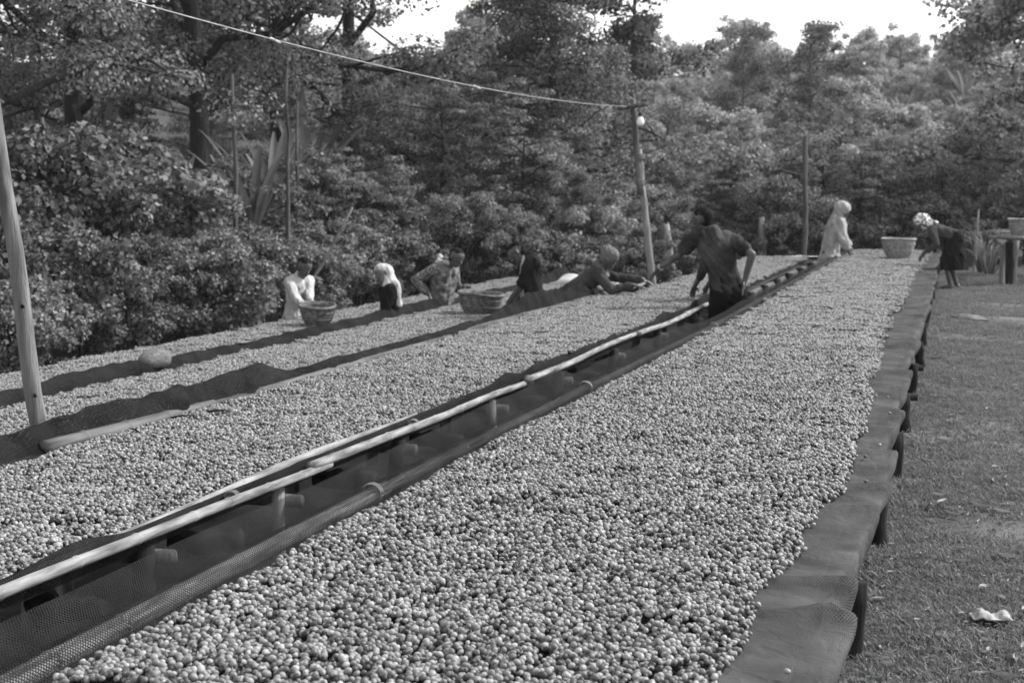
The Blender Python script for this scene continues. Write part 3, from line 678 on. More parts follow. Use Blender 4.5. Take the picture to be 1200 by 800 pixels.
for n, fx, y0, y1 in [(13000, lambda y: (-.45+0*y, .1+.045*y), 3.8, 8), (17000, lambda y: (-.4+0*y, .1+.05*y), 8, 15), (26000, lambda y: (-.4+0*y, .5+.06*y), 15, 32), (3500, lambda y: (-2.75+0*y, -1.5+0*y), 3.0, 9)]:
    x, y = strew(n, fx, y0, y1); ok = vnoise(x*2.2, y*2.2, 90)+.35*rng.normal(0, 1, n) > -0.25; xs.append(x[ok]); ys.append(y[ok])
xs = np.concatenate(xs); ys = np.concatenate(ys)
gr = scatter('grass', np.stack([xs, ys, ground_z(xs, ys)], 1), np.stack([rng.normal(0, .15, len(xs)), rng.normal(0, .15, len(xs)), rng.uniform(0, 6.28, len(xs))], 1),
             (0.4+.5*rng.random(len(xs)))*(1+.04*np.clip(ys-5, 0, 12)), rng.integers(0, 5, len(xs)), GR_COLL)
tag(gr, 'short trodden grass covering the lane', 'grass', None, 'stuff')

# coarse weeds along the foot of the bed and loose litter on the turf (stuff)
n = 1500; y = rng.uniform(3.9, 26, n); x = -.30+.10*rng.normal(0, 1, n)*.9
x = np.where(vnoise(y*1.3, y*.4, 95) > -.2, x, x+.35)
wd = scatter('weeds', np.stack([x, y, ground_z(x, y)], 1), np.stack([rng.normal(0, .2, n), rng.normal(0, .2, n), rng.uniform(0, 6.28, n)], 1), rng.uniform(.6, 1.6, n), rng.integers(0, 5, n), GR_COLL)
tag(wd, 'coarse weeds at the foot of the wide bed', 'weeds', None, 'stuff')
LT_COLL = template_coll('litter_bits', LF)
n = 2600; y = 3.9+24*rng.random(n)**1.4; x = -.35+(.45+.055*y)*rng.random(n)
lt = scatter('leaf_litter', np.stack([x, y, ground_z(x, y)+.012], 1), np.stack([rng.normal(0, .25, n), rng.normal(0, .25, n), rng.uniform(0, 6.28, n)], 1), rng.uniform(.10, .40, n), rng.integers(0, 3, n), LT_COLL)
tag(lt, 'fine dry leaf litter strewn over the lane', 'litter', None, 'stuff')

# ------------------------------------------------------------------ people
TMP = bpy.data.scenes.new('remesh_work')
def remesh(b, vox, smooth=4, fold=0.0, ffreq=9, seed=0, cut=None):
    me = b.mesh('tmp', None); o = bpy.data.objects.new('tmp', me); TMP.collection.objects.link(o)
    m = o.modifiers.new('r', 'REMESH'); m.mode = 'VOXEL'; m.voxel_size = vox; m.adaptivity = 0
    s = o.modifiers.new('s', 'SMOOTH'); s.factor = .5; s.iterations = smooth
    
    with bpy.context.temp_override(scene=TMP, view_layer=TMP.view_layers[0]):
        dg = bpy.context.evaluated_depsgraph_get(); dg.update(); out = bpy.data.meshes.new_from_object(o.evaluated_get(dg))
    bpy.data.objects.remove(o); n = len(out.vertices)
    if fold:
        co = np.empty(n*3, np.float32); out.vertices.foreach_get('co', co); co = co.reshape(-1, 3)
        no = np.empty(n*3, np.float32); out.vertex_normals.foreach_get('vector', no); no = no.reshape(-1, 3)
        ffreq = ffreq*3.2; f = vnoise(co[:, 0]*ffreq+co[:, 2]*ffreq*.6, co[:, 1]*ffreq-co[:, 2]*ffreq*.45, seed, 3)
        co = co+no*(fold*f)[:, None]; out.vertices.foreach_set('co', co.ravel())
    if cut:
        bm = bmesh.new(); bm.from_mesh(out)
        for pco, pno in cut:
            bmesh.ops.bisect_plane(bm, geom=bm.verts[:]+bm.edges[:]+bm.faces[:], plane_co=pco, plane_no=pno, clear_outer=True)
        bm.to_mesh(out); bm.free()
    out.polygons.foreach_set('use_smooth', np.ones(len(out.polygons), bool)); out.update(); return out
def V3(*a): return np.array(a, float)
def unit(v): return v/(np.linalg.norm(v)+1e-9)
def bend(a, c, l1, l2, pole):
    d = c-a; L = np.linalg.norm(d); L2 = min(L, (l1+l2)*.995); c = a+unit(d)*L2; d = c-a
    x = (l1*l1-l2*l2+L2*L2)/(2*L2); h = math.sqrt(max(1e-6, l1*l1-x*x)); p = pole-unit(d)*(pole@unit(d)); return a+unit(d)*x+unit(p)*h, c
def person(label, s, pel, neck, head, face, shax, hands, poles, feet, kpole, outfit, hipax=None, seed=0, curl=.5):
    """joints in metres; shax points from the person's left shoulder to the right one"""
    pel, neck, head, face, shax = [np.array(v, float) for v in (pel, neck, head, face, shax)]
    face = unit(face); shax = unit(shax); hipax = unit(np.array(hipax, float)) if hipax is not None else shax
    up = unit(neck-pel); fwd = unit(np.cross(shax, up)*-1)
    fwd = unit(np.cross(up, shax)); hup = unit(head-neck); hup = unit(hup-face*(hup@face)); hr = np.cross(face, hup)
    base = V3((feet[0][0]+feet[1][0])/2, (feet[0][1]+feet[1][1])/2, min(feet[0][2], feet[1][2]))
    B = MB(); parts = {}
    def torso(b, e, lo=0.0):
        T = neck-pel
        b.capsule(pel, pel+T*.5, .10*s+e, .092*s+e); b.capsule(pel+T*.5, neck-up*.10*s-fwd*.012*s, .098*s+e, .084*s+e)
        b.capsule(neck-up*.10*s-fwd*.01*s, neck-up*.01*s, .09*s+e, .055*s+e)
        for sd in (-1, 1):
            b.capsule(pel+hipax*sd*.06*s, pel+T*.38+shax*sd*.045*s, .098*s+e, .085*s+e)
            b.capsule(pel+T*.38+shax*sd*.045*s, pel+T*.78+shax*sd*.075*s+fwd*.012*s, .088*s+e, .094*s+e)
            b.capsule(pel+T*.78+shax*sd*.075*s, neck-up*.06*s+shax*sd*.11*s, .094*s+e, .060*s+e)
    SHO = [neck-up*.07*s-shax*.175*s, neck-up*.07*s+shax*.175*s]
    torso(B, 0)
    B.capsule(neck-up*.06*s, head-hup*.05*s, .058*s, .052*s)
    # head: cranium, face, jaw, nose, brow, ears
    B.capsule(head-face*.022*s+hup*.025*s, head+face*.015*s+hup*.03*s, .088*s, .080*s); B.capsule(head+face*.02*s-hup*.02*s, head+face*.045*s-hup*.075*s, .068*s, .040*s)
    B.capsule(head+face*.088*s+hup*.005*s, head+face*.108*s-hup*.030*s, .010*s, .016*s, 8)
    B.capsule(head+face*.078*s+hup*.022*s-hr*.03*s, head+face*.078*s+hup*.022*s+hr*.03*s, .016*s, .016*s, 8)
    for sd in (-1, 1): B.capsule(head+hr*sd*.082*s+hup*.015*s-face*.005*s, head+hr*sd*.084*s-hup*.025*s, .018*s, .013*s, 8)
    ELB = []; WR = []
    for i in (0, 1):
        e, w = bend(SHO[i], np.array(hands[i], float), .285*s, .26*s, np.array(poles[i], float)); ELB.append(e); WR.append(w)
        B.capsule(SHO[i], e, .056*s, .042*s); B.capsule(e, w, .042*s, .028*s)
        d = unit(w-e); dn = unit(d*.8+V3(0, 0, -.35)); side = unit(np.cross(dn, V3(0, 0, 1)))*(1 if i else -1); pn = np.cross(side, dn)*(1 if i else -1)
        pn = pn if pn[2] < 0 else -pn
        for k in range(4):
            o = (k-1.5)*.021*s; k0 = w+dn*.012*s+side*o*.6; k1 = w+dn*.085*s+side*o; ln = (.040, .046, .043, .034)[k]*s
            B.capsule(k0, k1, .014*s, .0115*s, 8); m = k1+unit(dn+pn*curl*.6)*ln; B.capsule(k1, m, .0105*s, .0095*s, 8); B.capsule(m, m+unit(dn*.6+pn*curl*1.2)*ln*.7, .0095*s, .008*s, 8)
        t0 = w+dn*.022*s-side*.026*s; t1 = t0+unit(dn*.6-side*.8+pn*.3)*.042*s; B.capsule(t0, t1, .014*s, .0115*s, 8); B.capsule(t1, t1+unit(dn*.9-side*.25+pn*.3)*.03*s, .011*s, .009*s, 8)
    HIP = [pel-hipax*.085*s-up*.03*s, pel+hipax*.085*s-up*.03*s]; KN = []; AN = []
    for i in (0, 1):
        ft = np.array(feet[i], float)+V3(0, 0, .075*s); k, a = bend(HIP[i], ft, .43*s, .41*s, np.array(kpole, float)); KN.append(k); AN.append(a)
        B.capsule(HIP[i], k, .085*s, .055*s); B.capsule(k, a, .055*s, .036*s)
        f = V3(kpole[0], kpole[1], 0); f = unit(f) if np.linalg.norm(f) > .1 else V3(0, 1, 0)
        B.capsule(a-f*.03*s-V3(0, 0, .035*s), a+f*.10*s-V3(0, 0, .045*s), .037*s, .033*s); B.capsule(a+f*.10*s-V3(0, 0, .048*s), a+f*.16*s-V3(0, 0, .055*s), .032*s, .022*s)
    root = link('person', remesh(B, .0085, 3)); root.data.materials.append(M['skinlight' if 'girl' in label else 'skin']); tag(root, label, 'person', 'people working at the beds')
    def child(nm, b, mat, vox=.011, smooth=5, fold=.006, ff=9, cut=None, lab=None):
        me = remesh(b, vox, smooth, fold, ff, seed+len(nm), cut); me.materials.append(mat); c = link(nm, me, root)
        if lab: c['label'] = lab
        return c
    # eyes and lips
    for sd in (-1, 1):
        b = MB(); V, F = ico(2); b.add(V*.0115*s+head+face*.079*s+hr*sd*.030*s+hup*.004*s, F); b.build('eye', M['eye'], root)
    b = MB(); b.capsule(head+face*.083*s-hup*.062*s-hr*.02*s, head+face*.083*s-hup*.062*s+hr*.02*s, .009*s, .009*s, 8); b.build('lips', M['lips'], root)
    def sleeve(b, i, frac, e):
        if frac <= 1: b.capsule(SHO[i], SHO[i]+(ELB[i]-SHO[i])*frac, .066*s+e, .068*s+e)
        else: b.capsule(SHO[i], ELB[i], .062*s+e, .048*s+e); b.capsule(ELB[i], ELB[i]+(WR[i]-ELB[i])*(frac-1), .048*s+e, .038*s+e)
    T = neck-pel
    for it in outfit:
        k = it[0]
        if k == 'top':                      # ('top', material, sleeve, hem drop, name)
            b = MB(); torso(b, .022*s); [sleeve(b, i, it[2], .009*s) for i in (0, 1)]
            if it[3]:
                for sd in (-1, 1): b.capsule(pel+hipax*sd*.06*s, pel-up*it[3]*s+hipax*sd*.075*s, .125*s, .135*s)
            child(it[4], b, it[1], .010, 3, .008, 17)
        elif k == 'vest':
            b = MB(); torso(b, .036*s); child(it[2], b, it[1], .010, 3, .009, 15)
        elif k == 'frontpanel':             # lighter shirt showing between jacket fronts
            b = MB()
            for o in (-.03, 0, .03): b.capsule(pel+T*.05+fwd*.125*s+shax*o*s, pel+T*.55+fwd*.120*s+shax*o*s, .026*s, .026*s); b.capsule(pel+T*.55+fwd*.120*s+shax*o*s, neck+fwd*.06*s+shax*o*s, .026*s, .026*s)
            child(it[2], b, it[1], fold=.003)
        elif k == 'trousers':
            b = MB(); wf, wr = (it[2], .126) if len(it) > 2 else (.12, .118); [b.capsule(pel+hipax*sd*.065*s-up*.02*s, pel+T*wf*.75+hipax*sd*.05*s, wr*s, (wr-.012)*s) for sd in (-1, 1)]
            for i in (0, 1): b.capsule(HIP[i], KN[i], .106*s, .076*s); b.capsule(KN[i], AN[i]+V3(0, 0, .05*s), .076*s, .062*s)
            child('trousers', b, it[1], fold=.008)
        elif k == 'skirt':                  # ('skirt', material, length, hem radius)
            b = MB(); bot = pel*1; bot = V3((pel[0]+2*base[0])/3, (pel[1]+2*base[1])/3, pel[2]-it[2]*s)
            for a in np.linspace(0, 2*math.pi, 10)[:-1]:
                o = V3(math.cos(a), math.sin(a), 0); b.capsule(pel+T*.05+o*.06*s, bot+o*it[3]*s, .09*s, .07*s)
            b.capsule(pel, bot, .13*s, .2*s); [b.capsule(HIP[i], KN[i], .115*s, .10*s) for i in (0, 1)]
            child('skirt', b, it[1], fold=.014, ff=12, cut=[((0, 0, bot[2]), (0, 0, -1))])
        elif k == 'hair':
            b = MB(); b.capsule(head-face*.035*s+hup*.036*s, head+face*.006*s+hup*.046*s, .084*s, .076*s); b.capsule(head-face*.04*s+hup*.01*s, head-face*.038*s-hup*.045*s, .080*s, .060*s); child('hair', b, M['hair'], .009, 2, .004, 60)
        elif k == 'cap':
            b = MB(); b.capsule(head-face*.03*s+hup*.045*s, head+face*.018*s+hup*.052*s, .100*s, .092*s); b.capsule(head-face*.03*s+hup*.01*s, head+face*.01*s+hup*.03*s, .098*s, .094*s); b.capsule(head-face*.05*s+hup*.08*s, head-face*.06*s+hup*.09*s, .06*s, .06*s); child('head_wrap', b, it[1], .010, 3, .006, 20)
        elif k == 'scarf':                  # head covered, cloth falling over the back
            b = MB(); e = it[2]
            b.capsule(head-face*.062*s+hup*.035*s, head-face*.015*s+hup*.06*s, .108*s+e, .096*s+e)
            b.capsule(head-face*.05*s, neck-up*.02*s-fwd*.02*s, .10*s+e, .10*s+e)
            for sd in (-1, 1): b.capsule(head+hr*sd*.056*s-face*.062*s, neck+shax*sd*.05*s-up*.02*s+fwd*.03*s, .058*s+e, .055*s+e)
            if it[3]:
                q = pel+T*(1-it[3])-fwd*.10*s
                for o in (-.07, 0, .07): b.capsule(neck-fwd*.07*s+shax*o*s, q+shax*o*1.3*s, .062*s, .05*s)
            child('headscarf', b, it[1], .011, 4, .008, 14)
        elif k == 'shawl':
            b = MB(); torso(b, .045*s); [sleeve(b, i, it[2], .035*s) for i in (0, 1)]
            q = pel-V3(0, 0, it[3]*s)-fwd*.05*s
            for o in (-.14, -.07, 0, .07, .14): b.capsule(neck-fwd*.06*s+shax*o*s-up*.1*s, q+shax*o*1.4*s-fwd*.06*s, .08*s, .085*s)
            child('shawl', b, it[1], .012, 4, .012, 11)
        elif k == 'neckcloth':
            b = MB()
            for a0 in np.linspace(0, 5.2, 12):
                a1 = a0+.48; f_ = lambda a: neck+up*.01*s+(shax*math.cos(a)+fwd*math.sin(a))*.085*s
                b.capsule(f_(a0), f_(a1), .04*s, .036*s, 8)
            b.capsule(neck-fwd*.08*s, neck-fwd*.10*s+up*.06*s, .05*s, .04*s); child('neck_cloth', b, it[1], .010, 3, .008, 20)
        elif k == 'wristband':
            i = it[1]; d = unit(WR[i]-ELB[i]); c = WR[i]-d*.02*s; b = MB().tube([c-d*.008, c+d*.008], .034*s, 14); b.build('wristband', M['white'], root)
    return root
def P(px, py, Y): return np.array(at(px, py, Y))
def G(x, y, dz=0): return (x, y, gz(x, y)+dz)
# man seen from behind, reaching across the bed
Y = 15.0
pel = P(853, 342, Y); nk = P(835, 271, Y+.02)
person('man in dark t-shirt seen from behind, arm stretched to another hand', 1.06, pel, nk, P(823, 257, Y+.05), (-.85, .35, -.18), (.93, .25, -.1),
       [P(757, 327, Y+.15), P(873, 328, Y-.05)], [(0, .3, -1), (1, -.5, 0)], [G(pel[0]-.12, Y+.1), G(pel[0]+.1, Y-.1)], (-.3, .9, 0),
       [('trousers', M['denim'], .22), ('top', M['tee'], .62, 0, 't_shirt'), ('hair',), ('wristband', 0)], seed=1, curl=.15)
# turbaned man sprawled over the bed
Y = 16.7
person('man in knitted cap leaning far over the cherries with outstretched palm', 1.0, P(661, 348, Y), P(705, 317, Y), P(714, 303, Y-.05), (.85, -.3, -.42), (.15, -1, .05),
       [P(768, 329, Y+.25), P(742, 334, Y-.18)], [(0, .5, -1), (0, -.3, -1)], [G(P(652, 350, Y)[0], Y+.12), G(P(650, 350, Y)[0], Y-.12)], (-.2, 0, 0.1),
       [('trousers', M['denim']), ('top', M['grey'], 1.85, .05, 'shirt'), ('neckcloth', M['midgrey']), ('cap', M['knit'])], seed=2, curl=.15)
# man in the open jacket looking down
Y = 14.9
person('man in dark short-sleeved jacket over a white shirt, head bowed', .98, P(627, 366, Y), P(620, 300, Y), P(606, 296, Y-.02), (-.62, -.25, -.72), (-.5, .86, 0),
       [P(591, 362, Y-.12), P(601, 357, Y+.2)], [(.8, -.4, -.4), (.5, .4, -.6)], [G(P(627, 366, Y)[0]-.02, Y-.1), G(P(627, 366, Y)[0]-.02, Y+.12)], (-1, 0, 0),
       [('trousers', M['denim']), ('top', M['jacket'], .85, .10, 'jacket'), ('frontpanel', M['white'], 'shirt_front'), ('hair',)], seed=3)
# man in plaid with vest
Y = 16.3
person('man in plaid sleeves and grey vest reaching for the big basket', .98, P(516, 360, Y), P(522, 308, Y), P(535, 302, Y-.05), (.8, -.42, -.4), (-.35, -.93, 0),
       [P(552, 337, Y+.15), P(503, 346, Y-.25)], [(.2, .3, -1), (-1, -.3, -.2)], [G(P(514, 360, Y)[0], Y+.12), G(P(514, 360, Y)[0], Y-.12)], (1, 0, 0),
       [('trousers', M['black'], .3), ('top', M['plaid'], 1.75, .02, 'plaid_shirt'), ('vest', M['vest'], 'vest'), ('neckcloth', M['white']), ('hair',)], seed=4)
# girl in the white headscarf
Y = 14.7
person('girl in white headscarf and black top beside the net flap', .88, P(457, 378, Y), P(456, 333, Y), P(448, 322, Y-.02), (-.5, -.85, -.1), (-.5, .86, 0),
       [P(437, 372, Y-.12), P(445, 374, Y+.15)], [(.6, -.6, -.3), (.6, .5, -.3)], [G(P(457, 378, Y)[0], Y-.1), G(P(457, 378, Y)[0], Y+.1)], (-1, -.2, 0),
       [('skirt', M['black'], .5, .2), ('top', M['black'], 1.8, .12, 'black_top'), ('scarf', M['white'], 0.0, .5)], seed=5)
# person in the white shirt
Y = 15.7
person('person in loose white shirt holding a small deep basket', .98, P(347, 371, Y), P(351, 323, Y), P(357, 313, Y-.06), (.75, -.5, -.45), (-.3, -.95, 0),
       [P(364, 366, Y-.45), P(359, 366, Y-.62)], [(-.3, .5, -.8), (-.9, -.1, -.5)], [G(P(347, 371, Y)[0]+.05, Y+.1), G(P(347, 371, Y)[0]-.1, Y-.05)], (.6, -.8, 0),
       [('trousers', M['midgrey']), ('top', M['white'], 1.8, .10, 'white_shirt'), ('hair',)], seed=6)
# woman in the pale shawl
Y = 25.6
person('woman in pale shawl and long dress sorting cherries by hand', 1.06, P(973, 293, Y), P(983, 256, Y), P(988, 248, Y-.05), (.75, -.35, -.58), (.3, -.95, 0),
       [P(1000, 296, Y+.15), P(996, 297, Y-.25)], [(0, .4, -1), (0, -.5, -1)], [G(P(969, 293, Y)[0], Y+.1), G(P(969, 293, Y)[0], Y-.12)], (1, -.1, 0),
       [('skirt', M['pale'], .62, .22), ('top', M['grey'], 1.6, .05, 'dress_top'), ('shawl', M['pale'], 1.5, .35), ('scarf', M['pale'], .018, .3)], seed=7)
# woman bent double over the bed
Y = 22.6
person('woman in dark dress bent double, patterned scarf on her head', .90, P(1119, 277, Y), P(1089, 267, Y), P(1079, 262, Y-.05), (-.8, -.25, -.55), (.1, .99, 0),
       [P(1083, 297, Y-.2), P(1082, 296, Y+.2)], [(.5, -.4, -.3), (.5, .4, -.3)], [G(P(1114, 330, Y)[0], Y-.12), G(P(1121, 330, Y)[0], Y+.12)], (-1, 0, 0), 
       [('skirt', M['denim'], .56, .17), ('top', M['grey'], 1.7, 0, 'dark_top'), ('scarf', M['scarf'], .012, .15)], seed=8)
# worker hidden behind the man in the t-shirt
Y = 16.0
person('worker bending to the cherries, mostly hidden by the man in the dark t-shirt', .95, P(856, 340, Y), P(838, 292, Y), P(832, 284, Y+.1), (-.75, .4, -.55), (.4, .9, 0),
       [P(811, 342, Y+.2), P(825, 342, Y+.5)], [(.3, -.5, -.2), (.3, .5, -.4)], [G(P(856, 340, Y)[0], Y-.1), G(P(856, 340, Y)[0], Y+.12)], (-1, .2, 0),
       [('trousers', M['denim']), ('top', M['grey'], 1.3, .06, 'shirt'), ('hair',)], seed=9)
bpy.data.scenes.remove(TMP)

# ------------------------------------------------------------------ trees and shrubs
def leaf_cloud(centres, radii, per, size, seed, aspect=.45, up=.5, flat=.65):
    g = np.random.default_rng(seed); C = np.repeat(np.asarray(centres, float), per, 0); Rr = np.repeat(np.asarray(radii, float), per)
    n = len(C); d = g.normal(0, 1, (n, 3)); d /= np.linalg.norm(d, axis=1)[:, None]+1e-9
    rad = g.random(n)**.45; P = C+d*(Rr*rad)[:, None]*np.array([1, 1, flat])
    nrm = d*np.array([1, 1, .7])+g.normal(0, .55, (n, 3))+np.array([0, 0, up]); nrm /= np.linalg.norm(nrm, axis=1)[:, None]+1e-9
    a = np.cross(nrm, g.normal(0, 1, (n, 3))); a /= np.linalg.norm(a, axis=1)[:, None]+1e-9; b = np.cross(nrm, a)
    s = (size*g.uniform(.6, 1.4, n))[:, None]
    V = np.stack([P-a*s*.6, P+b*s*aspect, P+a*s*.6-nrm*s*.15, P-b*s*aspect], 1).reshape(-1, 3)
    return V, np.arange(n*4).reshape(n, 4)
def tree_meshes(seed, h, tr, first, spread, nlimb, sub, per, size, cr, leaf, bark, shape='round', up=.5, flat=.65, rise=.55, lean=0.0):
    g = np.random.default_rng(seed); b = MB(); top = h*.9
    n = 9; tw = np.cumsum(g.normal(0, .035*h/9, (n, 2)), 0); tw[0] = 0
    tp = [np.array([tw[i, 0]+lean*h*i/(n-1), tw[i, 1], top*i/(n-1)]) for i in range(n)]; tp[0][2] = -.4
    b.tube(tp, [tr*(1-.85*(i/(n-1)))*(1.35 if i == 0 else 1) for i in range(n)], 8)
    def trunk(z):
        i = min(n-2, max(0, int(z/top*(n-1)))); t = z/top*(n-1)-i; return tp[i]+(tp[i+1]-tp[i])*t
    cs = []; rs = []
    for k in range(nlimb):
        f = first+(1-first)*(k+.5*g.random())/nlimb; z = top*f; a = k*2.4+g.uniform(-.5, .5)
        q = (f-first)/(1-first)
        if shape == 'round': L = spread*math.sqrt(max(.06, 1-(2*q-.85)**2*.75))
        elif shape == 'cone': L = spread*(1.02-q)**.8
        elif shape == 'flat': L = spread*(.45+.6*q)
        else: L = spread*(.4+.5*g.random())
        L *= g.uniform(.75, 1.15); p0 = trunk(z); d = np.array([math.cos(a), math.sin(a), 0])
        rz = rise*L*(1-.5*q)*g.uniform(.5, 1.2)
        pts = [p0+d*L*t+np.array([0, 0, rz*t**.8-.12*L*t*t])+g.normal(0, .04*L, 3)*(0 < t) for t in np.linspace(0, 1, 6)]
        r0 = tr*.42*(1-.6*f)+.012; b.tube(pts, [r0*(1-.8*i/5) for i in range(6)], 6)
        for j in range(sub):
            t = g.uniform(.35, 1.0); i = min(4, int(t*5)); c0 = pts[i]+(pts[i+1]-pts[i])*(t*5-i)
            e = c0+g.normal(0, 1, 3)*np.array([.28, .28, .16])*L+np.array([0, 0, .06*L])
            b.tube([c0, (c0+e)/2+g.normal(0, .03*L, 3), e], [r0*.4, r0*.28, r0*.1], 5)
            cs.append(e); rs.append(cr*g.uniform(.65, 1.25))
        cs.append(pts[-1]); rs.append(cr*g.uniform(.7, 1.2))
    cs.append(tp[-1]); rs.append(cr)
    V, F = leaf_cloud(cs, rs, per, size, seed+1, up=up, flat=flat)
    return b.mesh('trunk_%d' % seed, bark), make_mesh('crown_%d' % seed, V, F, leaf, False)
KIND = {
    'feathery': [tree_meshes(s, 11, .2, .22, 3.9, 16, 8, 330, .056, .66, M['leafA'], M['bark'], 'round', flat=.5, up=.8) for s in (1, 2, 3)],
    'dense': [tree_meshes(s, 12, .26, .14, 3.6, 26, 7, 230, .075, .7, M['leafB'], M['bark'], 'cone', flat=.55, rise=.25, up=.6) for s in (11, 12)],
    'bushy': [tree_meshes(s, 5.5, .13, .12, 2.2, 16, 6, 230, .085, .46, M['leafC'], M['bark'], 'round', flat=.7, up=.5) for s in (21, 22, 23, 24)],
    'tall': [tree_meshes(s, 13, .17, .5, 2.6, 11, 6, 170, .11, .75, M['leafB'], M['palebark'], 'wild', flat=.6) for s in (31, 32)],
    'layered': [tree_meshes(s, 9, .16, .35, 3.4, 12, 7, 150, .10, .65, M['leafA'], M['bark'], 'flat', flat=.32, rise=.35, up=1.2) for s in (41, 42)],
    'shrub': [tree_meshes(s, 1.7, .035, .06, .85, 12, 6, 110, .05, .2, M['leafD'], M['bark'], 'round', rise=.9) for s in (51, 52, 53)],
    'hilltree': [tree_meshes(s, 7, .16, .15, 2.9, 15, 5, 130, .17, .7, M['leafF'], M['palebark'], 'round', flat=.65) for s in (61, 62, 63)],
}
def tree(kind, v, x, y, s, label, group, name='tree', rz=None, z=None, sz=1.0):
    tm, cm = KIND[kind][v % len(KIND[kind])]
    o = thing(name, (x, y, (gz(x, y) if z is None else z)), label, 'shrub' if kind == 'shrub' else 'tree', group, random.uniform(0, 6.28) if rz is None else rz)
    o.scale = (s, s, s*sz); link('trunk', tm, o); link('crown', cm, o); return o
def blade_plant(seed, nl, L, w, stem):
    g = np.random.default_rng(seed); st = MB(); st.tube([(0, 0, -.2), (.02, 0, stem*.5), (0, .02, stem)], [.13, .11, .07], 10)
    leaves = []
    for k in range(nl):
        a = k*2.4+g.uniform(-.3, .3); l = L*g.uniform(.7, 1.15); el = g.uniform(1.2, 1.52); p = np.array([0, 0, stem*.8]); d = np.array([math.cos(a)*math.cos(el), math.sin(a)*math.cos(el), math.sin(el)])
        V = []; n = 10; side = np.array([-math.sin(a), math.cos(a), 0])
        for i in range(n):
            t = i/(n-1); ww = w*g.uniform(.85, 1.1)*(.12+.88*math.sin(math.pi*min(1, t*.93+.05))**.7)*(t > .02)
            c = np.cross(side, d)
            V += [p-side*ww+c*ww*-.35, p-side*ww*.5+c*ww*-.12, p, p+side*ww*.5+c*ww*-.12, p+side*ww+c*ww*-.35]
            p = p+d*l/(n-1); d = d+np.array([0, 0, -.03-.05*g.random()])+np.array([math.cos(a), math.sin(a), 0])*.05; d /= np.linalg.norm(d)
        ix = np.arange(n*5).reshape(n, 5); F = np.stack([ix[:-1, :-1], ix[:-1, 1:], ix[1:, 1:], ix[1:, :-1]], -1).reshape(-1, 4)
        leaves.append(make_mesh('blade_%d' % k, np.array(V), F, M['leafE']))
    return st.mesh('stem', M['palebark']), leaves
BLADE = [blade_plant(s, n, 2.0, .095, 1.2) for s, n in ((1, 13), (2, 15), (3, 12))]
def blade(v, x, y, s, label, group, rz):
    o = thing('banana_plant', (x, y, gz(x, y)), label, 'plant', group, rz); o.scale = (s,)*3
    link('stem', BLADE[v][0], o)
    for me in BLADE[v][1]: link('leaf', me, o)
def X(px, Y): return at(px, 300, Y).x

g = np.random.default_rng(77)
def near(px):                      # what stands in front of this stretch of the wood
    for lim, t in ((110, 'beside the leaning pole'), (235, 'between the leaning pole and the slender bare trunks'), (325, 'behind the slender bare trunks'), (400, 'behind the person in the white shirt'),
                   (490, 'behind the girl in the white headscarf'), (570, 'behind the man in plaid'), (670, 'behind the man in the open jacket'), (730, 'behind the man in the knitted cap'), (790, 'behind the utility pole'),
                   (870, 'behind the man in the dark t-shirt'), (940, 'behind the short bed'), (1010, 'behind the woman in the pale shawl'), (1075, 'behind the pale banded basket'), (1140, 'behind the woman bent double')):
        if px < lim: return t
    return 'behind the stick-topped bed'
# big individual trees
BIG = [
    ('feathery', 0, -40, 17, .95, 'wide feathery tree whose lower branches hang beside the leaning pole'),
    ('feathery', 1, 95, 21, 1.05, 'feathery tree with forked trunk behind the shrubs near the leaning pole'),
    ('feathery', 2, 225, 23, 1.15, 'tall feathery tree with thick dark trunk above the white-shirted person'),
    ('feathery', 0, 330, 27, 1.15, 'feathery tree behind the slender bare trunks'),
    ('layered', 0, 160, 30, 1.5, 'tree with layered crown behind the feathery trees'),
    ('feathery', 1, 410, 31, 1.2, 'feathery tree at the edge of the sky gap, reached by the cable'),
    ('dense', 0, 650, 33, .78, 'very tall dense dark tree above the utility pole'),
    ('dense', 1, 600, 38, .72, 'dense dark tree just beside the tallest dark one'),
    ('dense', 1, 682, 26.5, .24, 'small conical tree beside the utility pole'),
    ('dense', 0, 128, 17.5, .2, 'small dense conical bush tree near the leaning pole'),
    ('layered', 1, 520, 28, .5, 'low layered tree behind the man in plaid'),
    ('layered', 0, 610, 29, .45, 'small layered tree spreading over the open-jacketed man'),
    ('tall', 0, 865, 62, .62, 'tall open-crowned tree on the hill with pale upright trunk'),
    ('tall', 1, 945, 46, .58, 'dark clumped tree on a thin trunk rising above the hillside'),
    ('tall', 0, 985, 66, .5, 'spreading dark tree high on the hill beside the clumped one'),
    ('bushy', 0, 1222, 34, 1.2, 'dark broad-leaved tree overhanging the stick-topped bed'),
    ('tall', 1, 742, 37, .8, 'open branching tree against the bright sky behind the utility pole'),
]
for k, v, px, Y, s, lab in BIG: tree(k, v, X(px, Y), Y, s, lab, 'tall forest trees', rz=g.uniform(0, 6.28))
